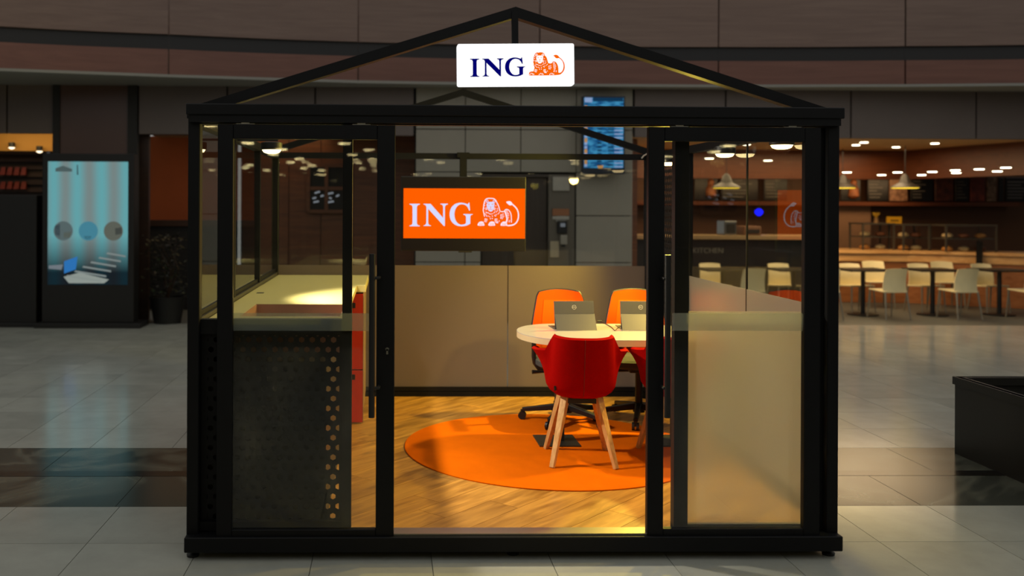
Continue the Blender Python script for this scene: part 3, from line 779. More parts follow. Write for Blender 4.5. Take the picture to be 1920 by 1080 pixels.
# ---- back wall
xj = P(951, 600, YB).x
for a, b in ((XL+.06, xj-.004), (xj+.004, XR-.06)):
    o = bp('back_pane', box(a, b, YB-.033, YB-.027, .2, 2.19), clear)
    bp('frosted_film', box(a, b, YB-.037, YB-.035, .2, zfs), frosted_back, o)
bp('back_rail', box(XL+.06, XR-.06, YB-.06, YB, FL, .165), black); bp('back_rail', box(XL+.06, XR-.06, YB-.055, YB-.005, .17, .205), black)
bp('cable', MB().tube([P(1203, 297, 3.36), P(1207, 292, 3.36), P(1214, 288, 3.34)], .006, 6), mat('white_cable', 'c9c5bc', .5))

# ---- sliding doors
def sliding_door(u0, u1, g0, g1, ub0, ub1, handle_u, name_lab, lock=None):
    y0, y1_ = -.035, .005; yc = -.015
    x0, x1, a, b = xf(u0, yc), xf(u1, yc), xf(g0, yc), xf(g1, yc)
    zt, zb0 = 2.186, .105; zg1 = 2.186-.073; zg0 = zf(990, yc)
    d = bp('sliding_door', box(x0, a, y0, y1_, zb0, zt), black, bevel=.003, seg=1); d['label'] = name_lab
    bp('stile', box(b, x1, y0, y1_, zb0, zt), black, d, bevel=.003, seg=1)
    bp('top_rail', box(a, b, y0, y1_, zg1, zt), black, d, bevel=.003, seg=1)
    bp('bottom_rail', box(a, b, y0, y1_, zb0, zg0), black, d, bevel=.003, seg=1)
    bp('glass', box(a, b, yc-.003, yc+.003, zg0, zg1), clear, d)
    bp('frosted_band', box(xf(ub0, yc), xf(ub1, yc), yc-.0055, yc-.0035, zf(620, yc, (u0+u1)/2), zf(587, yc, (u0+u1)/2)), band_m, d)
    hx_ = xf(handle_u, -.09)
    hb = MB().tube([(hx_, -.09, zf(783, -.09)), (hx_, -.09, zf(477, -.09))], .0155, 14)
    near = a if abs(hx_-a) < abs(hx_-b) else b
    for v in (522, 728): hb.tube([(hx_, -.09, zf(v, -.09)), (near+(.012 if near == b else -.012), -.09, zf(v, -.09)), (near+(.015 if near == b else -.015), -.03, zf(v, -.09))], .008, 8)
    bp('handle', hb, plastic, d, smooth=True)
    if lock:
        p = P(lock, 657, -.036)
        lb = MB().lathe([(.009, -.012), (.009, .0)], (0, 0, 0), 12); lb.v = [Vector((v.x+p.x, p.y+v.z, v.y+p.z+.008)) for v in lb.v]; lb.box(p.x-.005, p.x+.005, p.y-.012, p.y, p.z-.018, p.z+.008)
        bp('lock_cylinder', lb, steel, d)
    for u in ((u0+50, u1-64) if u0 < 900 else (u0+60, u1-50)):
        xx = xf(u, -.03); mb = MB()
        mb.box(xx-.045, xx+.045, -.03, -.01, 2.187, 2.19); mb.box(xx-.02, xx+.02, -.028, -.014, 2.19, 2.2)
        bp('roller_bracket', mb, steel, d)
sliding_door(408, 740, 437, 706, 438, 692, 697.5, 'left sliding door with black frame and bar handle', lock=726)
sliding_door(1213, 1535, 1243, 1505, 1260, 1505, 1252, 'right sliding door with black frame and bar handle')

# ================================================================== things in the booth
# ---- lamps on the side beams
def spot_lamp(loc, target, power, colr, lab, ang=150, r=.05):
    """round lamp fixed under a beam; the light leans towards the target"""
    loc = Vector(loc); t = thing('booth_spotlight', lab, 'lamp', loc, group='lamps under the booth beams')
    obj('housing', MB().lathe([(.062, 0), (.068, .006), (.068, .045), (.05, .05)], loc, 24), plastic, t, smooth=True)
    obj('lens', MB().lathe([(.03, -.022), (.05, -.015), (.06, 0)], loc, 24), lens_m, t, smooth=True)
    l2 = loc+Vector((0, 0, -.035))
    lamp('SPOT', 'lamp_light', l2, target, power, colr, t, size=r, spot=math.radians(ang), blend=.5)
WARM = (1, .68, .15); NEUT = (1, .88, .70)
spot_lamp((-.74, 1.2, 2.13), (1.5, 1.5, .45), 330, NEUT, 'round lamp on an arm from the left side beam above the counter', ang=100)
obj('lamp_arm', box(XL+.05, -.70, 1.19, 1.21, 2.186, 2.2), plastic, bpy.data.objects['booth_spotlight'])
spot_lamp((XR-.1, 2.62, 2.13), (-.6, 1.9, 1.0), 330, (1, .76, .1), 'round lamp under the right side beam above the perforated panel')
spot_lamp((XR-.1, 1.36, 2.13), (.2, 1.3, .2), 170, WARM, 'round lamp under the middle of the right side beam')
spot_lamp((XR-.1, .47, 2.13), (.9, 1.2, .1), 50, WARM, 'round lamp under the right side beam nearest the door')

# ---- illuminated sign under the front gable
LIONBOX = (980, 90, 16.61); TXT = (865, 90, 14.77)
def smooth_curve(pts, n=4, closed=True):
    out = []; m = len(pts); rng = range(m if closed else m-1)
    for i in rng:
        p0, p1, p2, p3 = (Vector(pts[(i+k) % m] if closed else pts[max(0, min(m-1, i+k))]) for k in (-1, 0, 1, 2))
        for j in range(n):
            t = j/n
            out.append(tuple(.5*((2*p1)+(p2-p0)*t+(2*p0-5*p1+4*p2-p3)*t*t+(3*p1-p0-3*p2+p3)*t**3)))
    if not closed: out.append(tuple(pts[-1]))
    return out
I_ = [(235, 315), (480, 315), (480, 333), (440, 342), (418, 362), (411, 395), (411, 730), (418, 762), (440, 785), (480, 792), (480, 810), (235, 810), (235, 792), (275, 785), (298, 762), (306, 730), (306, 395), (298, 362), (275, 342), (235, 333)]
N_ = [(568, 315), (738, 315), (1036, 622), (1036, 390), (1028, 352), (1008, 334), (974, 327), (974, 309), (1150, 309), (1150, 327), (1108, 338), (1086, 360), (1079, 395), (1079, 800), (1052, 800), (681, 425), (681, 725), (690, 762), (712, 782), (750, 790), (750, 803), (570, 803), (570, 790), (606, 780), (628, 758), (636, 722), (636, 385), (622, 352), (598, 336), (568, 330)]
G_ = [(1680, 458), (1655, 458)] + smooth_curve([(1645, 430), (1610, 375), (1560, 338), (1480, 322), (1400, 345), (1340, 410), (1310, 500), (1310, 590), (1335, 670), (1385, 735), (1450, 766), (1510, 767), (1560, 752), (1583, 735)], 3, False) + \
     [(1583, 600), (1572, 570), (1548, 558), (1520, 553), (1520, 535), (1742, 535), (1742, 548), (1712, 556), (1692, 574), (1686, 605), (1686, 748)] + \
     smooth_curve([(1620, 782), (1550, 800), (1470, 805), (1380, 795), (1290, 752), (1225, 680), (1193, 580), (1200, 470), (1245, 380), (1320, 318), (1410, 290), (1490, 288), (1570, 303), (1620, 325)], 3, False) + [(1648, 285), (1662, 285)]
LION = [(180, 880), (168, 850), (175, 800), (200, 770), (260, 755), (310, 755), (325, 700), (345, 630), (320, 560), (318, 500), (303, 470), (312, 420), (315, 360), (325, 300), (350, 240), (365, 205), (400, 180), (440, 170), (475, 178), (510, 165), (560, 168), (610, 180), (645, 210), (660, 250), (668, 275), (700, 300), (725, 350), (740, 400), (755, 450), (765, 495), (800, 510), (850, 512), (888, 497), (900, 465), (930, 450), (980, 455), (1020, 490), (1050, 540), (1070, 600), (1080, 680), (1080, 795), (1110, 805), (1160, 790), (1200, 750), (1230, 690), (1245, 620), (1245, 560), (1230, 490), (1200, 430), (1150, 375), (1095, 345), (1040, 355), (995, 335), (975, 305), (930, 270), (960, 255), (1010, 245), (1060, 262), (1090, 292), (1115, 325), (1170, 365), (1225, 430), (1262, 500), (1278, 570), (1280, 640), (1268, 700), (1240, 760), (1200, 810), (1150, 850), (1080, 868), (950, 876), (600, 880)]
FACE = smooth_curve([(435, 282), (470, 266), (510, 268), (550, 266), (592, 284), (612, 330), (602, 395), (588, 440), (562, 490), (510, 514), (452, 490), (432, 440), (408, 395), (396, 335)], 3)
def ring_pts(c, r, n=14): return [(c[0]+r*math.cos(2*math.pi*k/n), c[1]+r*math.sin(2*math.pi*k/n)) for k in range(n)]
MARKS = [[(360, 430), (420, 420)], [(370, 470), (425, 445)], [(590, 425), (650, 435)], [(585, 450), (635, 480)],                                       # whiskers
         [(350, 690), (425, 715)], [(340, 720), (415, 750)], [(335, 755), (400, 780)],                                                                # near fore leg
         [(620, 700), (690, 700)], [(612, 730), (690, 735)], [(620, 760), (700, 775)], [(640, 790), (715, 800)],
         [(915, 490), (965, 485)], [(920, 525), (975, 525)], [(920, 565), (1000, 560)], [(925, 605), (1010, 605)], [(930, 640), (1000, 655)], [(935, 690), (990, 690)], [(935, 730), (980, 735)], [(925, 765), (965, 770)]]
DASH = [(345, 360, 70), (350, 300, 60), (330, 430, 60), (650, 365, -60), (690, 440, -70), (690, 490, -70), (385, 530, 60), (410, 545, 70), (360, 570, 70), (440, 545, 40), (475, 570, 30), (510, 575, 0), (550, 570, -20), (600, 545, -50), (615, 525, -60), (660, 520, -50), (710, 570, -50), (740, 540, -60), (385, 600, 70), (405, 630, 60), (450, 630, 50), (485, 645, 40), (555, 630, 45), (620, 610, 50), (660, 590, 45), (500, 695, 60), (552, 688, 50), (640, 625, 40),
        (780, 600, 60), (810, 590, 60), (845, 575, 60), (785, 635, 50), (825, 625, 60), (860, 630, 60), (780, 680, 60), (820, 690, 60), (840, 660, 60), (740, 750, 80), (1020, 740, 60), (1010, 770, 50), (800, 660, 60), (700, 770, 50)]
PAWS = [(250, 825), (540, 825), (870, 825)]
def logo_fn(cx, cy, ox, oy, k, sc, y):
    """logo drawing pixels -> sign plane"""
    return lambda x, z, h: (cx+((ox+x/k)-960)*sc, y-h, cy-((oy+z/k)-120)*sc)
def draw_marks(fn, h0, h1, w=15, dash=True):
    mb = MB()
    for s_ in MARKS: ribbon(mb, s_, w, h0, h1, fn)
    for x, y, a in DASH:
        a = math.radians(a); d = (math.cos(a)*14, math.sin(a)*14)
        ribbon(mb, [(x-d[0], y-d[1]), (x+d[0], y+d[1])], 13, h0, h1, fn)
    return mb
sgn = P(966, 122.5, .03)
sc = (P(1066, 122, .03)-P(866, 122, .03)).x/200
yS = 0.0
rod = Vector((MID, .05, 2.78))
sign = thing('illuminated_sign', 'white backlit sign with navy letters and orange lion under the gable', 'sign', (sgn.x, .03, sgn.z), local=True)
sign.rotation_euler = (0, math.radians(-.75), 0)
w_, h_ = 218*sc/2, 78*sc/2
rr = []
for cx, cz, a0 in ((w_-.01, h_-.01, 0), (-w_+.01, h_-.01, 90), (-w_+.01, -h_+.01, 180), (w_-.01, -h_+.01, 270)):
    for k in range(4): a = math.radians(a0+k*30); rr.append((cx+.01*math.cos(a), cz+.01*math.sin(a)))
obj('light_box', MB().prism(rr, 0, .05, lambda x, z, h: (x, h-.025, z)), sign_white, sign)
obj('hanger_rod', MB().box(-.016, .016, -.012, .012, h_, 2.775-sgn.z), black, sign)
c_ = (-966+960)*sc
fnT = logo_fn(c_, 2.5*sc, 865, 90, 14.77, sc, -.0255); fnL = logo_fn(c_, 2.5*sc, 980, 90, 16.61, sc, -.0255)
for nm, poly in (('letter', I_), ('letter', N_), ('letter', G_)): obj(nm, MB().prism(poly, 0, .003, fnT), sign_navy, sign)
em = obj('lion_emblem', MB().prism(LION, 0, .003, fnL), sign_or, sign)
mk = draw_marks(fnL, .003, .0042)
mk.prism(FACE, .003, .0042, fnL)
for c in ((408, 250), (602, 250)): mk.prism(ring_pts(c, 38), .003, .0042, fnL)
for (x, y) in PAWS:
    for dx, dy, hh in ((-55, 10, 50), (-15, -20, 50), (30, -15, 60), (65, 5, 50)): ribbon(mk, [(x+dx, y+dy), (x+dx-6, y+dy+hh*.7)], 20, .003, .0042, fnL)
obj('lion_markings', mk, sign_white, em)
def face_lines(fn, h0, h1):
    mb = MB()
    for c in ((412, 250), (600, 250)): mb.prism(ring_pts(c, 20), h0, h1, fn)
    for s_, w in (([(432, 322), (478, 330)], 14), ([(532, 330), (580, 322)], 14), ([(445, 360), (460, 385)], 8), ([(562, 385), (578, 362)], 8), ([(505, 410), (505, 456)], 10), ([(455, 458), (480, 462), (505, 452), (530, 462), (556, 458)], 9), ([(440, 425), (455, 430)], 6), ([(556, 430), (570, 425)], 6)): ribbon(mb, s_, w, h0, h1, fn)
    mb.prism([(480, 388), (530, 388), (505, 412)], h0, h1, fn)
    return mb
obj('lion_face_lines', face_lines(fnL, .0042, .0052), sign_or, em)

# ---- television hanging from the back beam
yT = 3.3
def XT(u): return P(u, 400, yT).x
def ZTv(v, u=870): return P(u, v, yT).z
tv = thing('hanging_television', 'black television showing orange logo screen, hung from the back beam', 'television', (XT(869), yT, ZTv(470)))
obj('casing', box(XT(752), XT(986), yT+.005, yT+.05, ZTv(471), ZTv(331)), plastic, tv, bevel=.006)
obj('screen', box(XT(753.5), XT(985), yT+.001, yT+.006, ZTv(469), ZTv(332.5)), screen_black, tv)
pic = obj('picture', box(XT(756.5), XT(984.5), yT-.001, yT+.0005, ZTv(447), ZTv(353.5)), scr_or, tv)
obj('ceiling_pole', box(XT(863), XT(876), yT+.05, yT+.1, ZTv(345), 2.2), black, tv)
obj('pole_bracket', box(XT(858), XT(881), yT+.05, 3.395, 2.2, 2.245), black, tv)
obj('logo_lip', box(XT(860), XT(885), yT-.002, yT+.02, ZTv(473.5), ZTv(470.5)), plastic, tv)
sT = (XT(985)-XT(755))/230
def tvfn(ox, oy, k): return lambda x, z, h: (XT(870)+((ox+x/k)-870)*sT, yT-.001-h, ZTv(400)-((oy+z/k)-400)*sT)
fI = tvfn(755, 360, 13.5)
# the letters of the sign, fitted to the screen's lettering
def tv_txt(x, z, h, sx=(1740-175)/(1742-235), sz=(870-300)/(810-315)):
    return fI(175+(x-235)*sx*1.02, 303+(z-315)*sz*1.0, h)
for poly in (I_, N_, G_): obj('letter', MB().prism(poly, 0, .001, tv_txt), scr_white, tv)
fL0 = tvfn(885, 360, 14.4)
def tv_lion(x, z, h): return fL0(x*1.0-5, 90+(z-100)*1.065-5, h)
ln = MB()
MANE = [(345, 640), (325, 560), (308, 480), (315, 400), (330, 300), (360, 220), (420, 182), (510, 178), (600, 190), (650, 240), (690, 310), (725, 380), (745, 450), (755, 505)]
ribbon(ln, smooth_curve(MANE, 3, False), 24, 0, .001, tv_lion)
ribbon(ln, smooth_curve([(765, 505), (820, 515), (880, 505)], 3, False), 22, 0, .001, tv_lion)
ribbon(ln, smooth_curve([(880, 505), (900, 470), (940, 455), (1000, 480), (1045, 545), (1068, 640), (1070, 790)], 3, False), 22, 0, .001, tv_lion)
ribbon(ln, smooth_curve([(960, 868), (1080, 858), (1170, 820), (1235, 740), (1262, 620), (1240, 490), (1180, 400), (1090, 325)], 3, False), 34, 0, .001, tv_lion)
ln.prism(smooth_curve([(1105, 330), (1040, 355), (990, 335), (925, 270), (1000, 245), (1060, 262)], 3), 0, .001, tv_lion)
for s_ in MARKS: ribbon(ln, s_, 17, 0, .001, tv_lion)
for x, y, a in DASH:
    a = math.radians(a); ribbon(ln, [(x-math.cos(a)*16, y-math.sin(a)*16), (x+math.cos(a)*16, y+math.sin(a)*16)], 16, 0, .001, tv_lion)
for (x, y) in PAWS:
    ln.prism(smooth_curve([(x-85, y+45), (x-75, y-20), (x-20, y-60), (x+60, y-50), (x+85, y+10), (x+80, y+45)], 3), 0, .001, tv_lion)
ribbon(ln, [(890, 500), (925, 600), (950, 700), (930, 790)], 30, 0, .001, tv_lion)
le = obj('lion_emblem', ln, scr_pink, tv)
fc = MB().prism(FACE, .0008, .0018, tv_lion)
for c in ((408, 250), (602, 250)): fc.prism(ring_pts(c, 38), .0008, .0018, tv_lion)
obj('lion_face', fc, scr_white, le)
pw = face_lines(tv_lion, .0018, .0026)
for (x, y) in PAWS:
    for dx in (-30, 10, 48): ribbon(pw, [(x+dx, y-25), (x+dx-10, y+42)], 10, .0011, .002, tv_lion)
obj('lion_face_lines', pw, scr_or, le)

# ---- counter and lockers on the left
CZ = 1.178
xc1 = -.168; yb0 = 2.35
xe = -.235
cnt = thing('reception_counter', 'white topped counter with sunken well along the left glass wall', 'counter', (-.6, 1.3, FL))
top = MB()
x0, x1 = XL+.06, xe
wy0, wy1, wx0, wx1 = .34, G(500, 570, CZ).y, G(480, 570, CZ).x, xe-.02
wx0 = max(wx0, XL+.12)
for b_ in ((x0, wx0, .1, yb0-.001), (wx1, x1, .1, yb0-.001), (wx0, wx1, .1, wy0), (wx0, wx1, wy1, yb0-.001)): top.box(*b_, CZ-.04, CZ)
obj('counter_top', top, counter_white, cnt)
well = MB().box(wx0, wx1, wy0, wy1, CZ-.2, CZ-.19); well.box(wx0, wx0+.006, wy0, wy1, CZ-.19, CZ-.002); well.box(wx1-.006, wx1, wy0, wy1, CZ-.19, CZ-.002); well.box(wx0, wx1, wy1-.006, wy1, CZ-.19, CZ-.002); well.box(wx0, wx1, wy0, wy0+.006, CZ-.19, CZ-.002)
obj('well', well, well_m, cnt)
obj('well_shelf', box(wx0+.14, wx1-.05, wy1-.09, wy1-.006, CZ-.09, CZ-.07), mat('dark_brown_shelf', '5c4034', .5), cnt)
xbody = xf(613, yF+.01)-.004
obj('counter_body', box(x0, xbody, .105, yb0-.01, FL+.002, CZ-.205), plastic, cnt)
obj('cable_slot', box(G(482, 549, CZ).x, G(495, 549, CZ).x, G(482, 550, CZ).y, G(482, 548.5, CZ).y, CZ, CZ+.0015), blackd, cnt)
p = G(484, 590, CZ-.03)
tag(obj('tan_cushion', MB().lathe([(.03, -.02), (.055, -.005), (.06, .02), (.05, .05), (.025, .07)], (max(p.x, wx0+.1), min(p.y, wy1-.2), CZ-.168), 20), tan_m, loc=(p.x, p.y, CZ-.19), smooth=True), 'small tan rounded cushion lying in the counter well', 'cushion')
lk = thing('locker_cabinet', 'orange fronted locker cabinet with cream top at the back left', 'cabinet', (-.55, 2.9, FL))
obj('cabinet_top', box(x0, xc1, yb0, YB-.07, CZ-.055, CZ), counter_white, lk, bevel=.004, seg=1)
obj('body', box(x0, xc1-.02, yb0+.04, YB-.08, FL+.06, CZ-.056), cab_wood, lk)
obj('plinth', box(x0, xc1-.04, yb0+.06, YB-.08, FL+.001, FL+.06), blackd, lk)
xd = G(681, 790, FL).x
for k, (a, b) in enumerate(((x0, -.6), (-.597, xd))):
    for z0, z1 in ((FL+.01, .53), (.535, CZ-.065)):
        d = obj('locker_door', box(a+.002, b-.002, yb0+.018, yb0+.038, z0+.002, z1-.002), orange_door, lk, bevel=.002, seg=1)
        zz = z1-.09 if z0 > .5 else z1-.05
        o = obj('lock', MB().box(b-.085, b-.06, yb0+.004, yb0+.018, zz-.02, zz+.02), plastic, d, bevel=.003)
obj('side_panel', box(xd+.002, xc1-.018, yb0+.016, yb0+.04, FL+.01, CZ-.056), cab_wood, lk)

# ---- round carpet
c0 = G(757, 838, FL); cyc = (G(1040, 922, FL).y+G(1040, 778, FL).y)/2; crad = (G(1040, 778, FL).y-G(1040, 922, FL).y)/2
ccx = c0.x+crad+.005
tag(obj('round_carpet', MB().lathe([(crad, 0), (crad, .006), (crad-.004, .008)], (ccx, cyc, FL+.0005), 96), carpet_m, loc=(ccx, cyc, FL)), 'round orange carpet on the oak laminate booth floor', 'carpet')
CF = FL+.009                                      # carpet surface

# ---- table
TZ = FL+.78
pt0, pt1 = G(1080, 607, TZ), G(1080, 638, TZ)
xt0 = G(970, 621, TZ).x; xt1 = 2.2; yt0, yt1 = pt1.y, pt0.y; ty = (yt0+yt1)/2
tb = thing('oval_table', 'white oval meeting table with cream edge and two black columns', 'table', ((xt0+xt1)/2, ty, CF))
hw = (yt1-yt0)/2; ex = .34; oval = []
for k in range(33):
    a = math.pi/2+math.pi*k/32; oval.append((xt0+ex+ex*math.cos(a), ty+hw*math.sin(a)))
for k in range(33):
    a = -math.pi/2+math.pi*k/32; oval.append((xt1-ex+ex*math.cos(a), ty+hw*math.sin(a)))
obj('table_top', MB().prism(oval, TZ-.004, TZ), white_lam, tb)
obj('table_edge', MB().prism(oval, TZ-.043, TZ-.0041), edge_lam, tb)
pa, pb = G(1012, 838, CF), G(1067, 817, CF)
fy0, fy1 = G(1040, 838, CF).y, G(1040, 817, CF).y; fx0 = G(1012, 838, CF).x; fx1 = fx0+.285
for fx in (0, .82):
    obj('foot_plate', box(fx0+fx, min(fx1+fx, XR-.1), fy0, fy1, CF, CF+.008), mat('dark_foot_plate', '24241f', .4), tb)
    cxl = (fx0+fx1)/2+fx+.02; cyl = (fy0+fy1)/2
    obj('column', box(cxl-.03, cxl+.03, cyl-.03, cyl+.03, CF+.008, TZ-.06), plastic, tb)
    obj('top_bracket', box(cxl-.1, cxl+.1, cyl-.28, cyl+.28, TZ-.06, TZ-.044), plastic, tb)

# ---- orange office chairs
def office_chair(loc, rz, lab, label2=None):
    t = thing('office_chair', lab, 'chair', loc, rz, 'office chairs behind the table', local=True)   # faces -y
    hub = .09
    for k in range(5):
        a = math.radians(90+72*k+BASE_ROT); d = Vector((math.cos(a), math.sin(a), 0))
        lg = obj('base_leg', MB().bar(d*.03+Vector((0, 0, .115)), d*.335+Vector((0, 0, .075)), .05, .05, w2=.032, h2=.03), plastic, t, bevel=.006)
        c = d*.335; cb_ = MB()
        s_ = Vector((-d.y, d.x, 0))
        for sg in (-1, 1):
            q = c+s_*sg*.016+Vector((0, 0, .03)); n = 14; ring = []
            for e_ in (-.009, .009): ring.append([q+s_*e_*1.0+d*math.cos(2*math.pi*j/n)*.03+Vector((0, 0, 1))*math.sin(2*math.pi*j/n)*.03 for j in range(n)])
            cb_.grid(ring, closed=True); o_ = len(cb_.v)-2*n; cb_.face([o_+j for j in range(n)]); cb_.face([o_+n+j for j in range(n)])
        cb_.box(c.x-.012, c.x+.012, c.y-.012, c.y+.012, .03, .075)
        obj('caster', cb_, plastic, lg)
    obj('gas_column', MB().lathe([(.045, .07), (.045, .13), (.028, .135), (.028, .40)], n=18), plastic, t, smooth=True)
    obj('mechanism', box(-.09, .09, -.12, .12, .385, .425), plastic, t, bevel=.01)
    obj('tilt_lever', MB().tube([(.06, -.02, .39), (.2, -.02, .385), (.27, -.02, .385)], [.01, .01, .016], 8), plastic, t)
    obj('tilt_lever', MB().tube([(-.06, -.02, .39), (-.2, -.02, .385), (-.27, -.02, .385)], [.01, .01, .016], 8), plastic, t)
    # seat cushion
    n = 28; rings = []
    for z, k_ in ((.425, .9), (.445, 1.0), (.48, 1.0), (.495, .93)):
        rings.append([(math.copysign(abs(math.cos(a))**.55, math.cos(a))*.245*k_, math.copysign(abs(math.sin(a))**.55, math.sin(a))*.235*k_-.01, z) for a in [2*math.pi*j/n for j in range(n)]])
    mb = MB().grid(rings, closed=True); mb.face(list(range(n))[::-1]); mb.face([3*n+j for j in range(n)])
    obj('seat', mb, seat_m, t, smooth=True)
    # mesh back: trapezoid with rounded top, curved backwards
    def half(z):                                   # half width
        k_ = (z-.48)/.49
        w = .205+.03*math.sin(min(1, k_/.5)*math.pi/2)-.065*max(0, (k_-.4)/.6)**1.3
        return w
    rows_f, rows_b = [], []; m = 12; fr_l, fr_r = [], []
    zs_l = [.48+.49*i/16 for i in range(17)]
    for i, z in enumerate(zs_l):
        w = half(z); k_ = i/16
        yb_ = .215+.05*k_-.045*math.sin(math.pi*k_)
        if i == 16: w *= .95
        row = []
        for j in range(m+1):
            s_ = -1+2*j/m; dz = .018*(1-s_*s_) if i == 16 else (.009*(1-s_*s_) if i == 15 else 0)
            row.append(Vector((w*s_, yb_-.045*s_*s_, z+dz)))
        rows_f.append(row); rows_b.append([p_+Vector((0, .012, 0)) for p_ in row])
    mb = MB().grid(rows_f); mb.grid(rows_b[::-1])
    edge = [r[0] for r in rows_f]+rows_f[-1][1:]+[r[-1] for r in rows_f[::-1]][1:]+rows_f[0][::-1][1:-1]
    e2 = [p_+Vector((0, .012, 0)) for p_ in edge]; mb.grid([edge+[edge[0]], e2+[e2[0]]])
    bk = obj('backrest', mb, orange_fab, t, smooth=True)
    inner = [[p_+Vector((0, -.003, 0)) for p_ in r[2:-2]] for r in rows_f[2:-2]]
    obj('mesh_inset', MB().grid(inner), mat('orange_mesh_lighter', 'dc5a04', .85, spec=.1, bump=.3, bscale=700) if 'orange_mesh_lighter' not in MATS else MATS['orange_mesh_lighter'], bk, smooth=True)
    rim = [r[0] for r in rows_f]+rows_f[-1][1:]+[r[-1] for r in rows_f[::-1]][1:]
    obj('back_rim', MB().tube([p_+Vector((0, .012, 0)) for p_ in rim], .009, 8), plastic, bk, smooth=True)
    obj('back_spine', MB().tube([(0, .1, .41), (0, .25, .43), (0, .275, .55), (0, .25, .8)], [.03, .03, .025, .015], 10), plastic, t, smooth=True)
    for s_ in (-1, 1):
        a = obj('armrest', MB().box(s_*.255-.032, s_*.255+.032, -.13, .11, .665, .69), plastic, t, bevel=.01)
        obj('arm_post', MB().tube([(s_*.255, -.01, .665), (s_*.255, -.01, .5), (s_*.245, 0, .45), (s_*.22, .0, .41), (s_*.08, .0, .405)], .018, 10), plastic, a, smooth=True)
    return t
BASE_ROT = 0
pc = P(1049, 543, 2.72); pbk = G(1062, 768, FL)
oc_y = 2.42
ox1 = P(1053, 600, oc_y+.2).x
office_chair((ox1, oc_y, CF), math.radians(4), 'orange mesh office chair behind the left laptop')
BASE_ROT = 22
ox2 = P(1187, 600, oc_y+.2).x
office_chair((ox2, oc_y+.02, CF), math.radians(-5), 'orange mesh office chair behind the right laptop, beside the door frame')

# ---- red tub chairs with oak legs
def tub_chair(loc, rz, lab):
    t = thing('tub_chair', lab, 'chair', loc, rz, 'red tub chairs', local=True)        # back towards -y
    n = 64; levels = 14; rings = []
    def rim(th):                                   # th: 0 at the back, pi at the front
        d = abs(th)
        def ss(a, b, x): x = max(0, min(1, (x-a)/(b-a))); return x*x*(3-2*x)
        return .824-.012*math.cos(d*1.6)-.105*ss(1.0, 1.2, d)-.03*ss(1.2, 2.0, d)-.19*ss(2.0, 2.5, d)
    def pt(th, k, inn=0):
        h = rim(th); d = abs(th)
        # side profile: bowl below, wall above
        if k < .5:
            q = k/.5; rad = math.sin(q*math.pi/2)**.8; z = .405+.115*(1-math.cos(q*math.pi/2))**1.1; out = .86*rad
        else:
            q = (k-.5)/.5; z = .52+(h-.52)*q if h > .52 else .52+(h-.52)*q
            lean = .14*q if d < 1.0 else .14*q
            out = .86+lean*.7
            if 1.1 < d < 2.4: out += .24*q**2.2*math.sin((d-1.1)/1.3*math.pi)
        sx = math.sin(th); cx_ = -math.cos(th)
        e = .68
        X_ = math.copysign(abs(sx)**e, sx)*.262*out; Y_ = math.copysign(abs(cx_)**e, cx_)*.262*out
        if d < .95 and k >= .5: Y_ -= .03*(k-.5)/.5
        if k >= .5 and d < 1.25:
            q = (k-.5)/.5; X_ *= 1-.13*q**1.3*(1-max(0, min(1, (d-1.0)/.25)))
        if inn:
            f = max(.0, 1-.034/max(.05, math.hypot(X_, Y_))); X_ *= f; Y_ *= f
            z = max(z, .455) if k < .99 else z
        return Vector((X_, Y_, z))
    ths = [-math.pi+2*math.pi*j/n for j in range(n)]
    ks = [.06]+[.5*i/6 for i in range(1, 7)]+[.5+.5*i/7 for i in range(1, 8)]
    for k in ks: rings.append([pt(a, k) for a in ths])
    top_r = [pt(a, 1).lerp(pt(a, 1, 1), .5)+Vector((0, 0, .012)) for a in ths]; rings.append(top_r)
    for k in ks[::-1][:-2]: rings.append([pt(a, k, 1) for a in ths])
    mb = MB().grid(rings, closed=True); mb.face(list(range(n))[::-1]); mb.face([(len(rings)-1)*n+j for j in range(n)])
    sh = obj('shell', mb, red_fab, t, smooth=True)
    for p_ in sh.data.polygons: p_.use_smooth = True
    # seat cushion
    c = [[(math.copysign(abs(math.cos(a))**.8, math.cos(a))*.2*k_, math.copysign(abs(math.sin(a))**.8, math.sin(a))*.21*k_+.01, z) for a in [2*math.pi*j/32 for j in range(32)]] for z, k_ in ((.45, .97), (.47, 1), (.495, .97), (.503, .88))]
    mb = MB().grid(c, closed=True); mb.face(list(range(32))[::-1]); mb.face([3*32+j for j in range(32)])
    obj('seat_cushion', mb, red_fab, t, smooth=True)
    # seam down the back and a label tag
    obj('back_seam', MB().tube([pt(.0, k)+Vector((0, -.0005, 0)) for k in ks[3:]], .0022, 6), mat('dark_red_thread', '7a140a', .9) if 'dark_red_thread' not in MATS else MATS['dark_red_thread'], sh)
    a = pt(-.82, .42); obj('label_tag', MB().box(a.x-.006, a.x+.006, a.y-.012, a.y+.004, a.z-.012, a.z+.016), plastic, sh)
    obj('under_frame', box(-.12, .12, -.12, .12, .385, .415), plastic, t)
    for sx, sy in ((-1, -1), (1, -1), (1, 1), (-1, 1)):
        obj('leg', MB().bar((sx*.105, sy*.1, .42), (sx*.2, sy*.235, 0.0), .048, .042, w2=.03, h2=.026), leg_wood, t, bevel=.004)
    return t
fa, fb, fc_, fd = G(1034, 876, CF), G(1156, 878, CF), G(1024, 842, CF), G(1135, 845, CF)
cc_ = (fa+fb+fc_+fd)/4
tub_chair((cc_.x, cc_.y, CF), math.radians(-5), 'red tub armchair on oak legs in the doorway, seen from behind')
tub_chair((cc_.x+.64, cc_.y+.02, CF), math.radians(-4), 'red tub armchair half hidden by the right door stile')

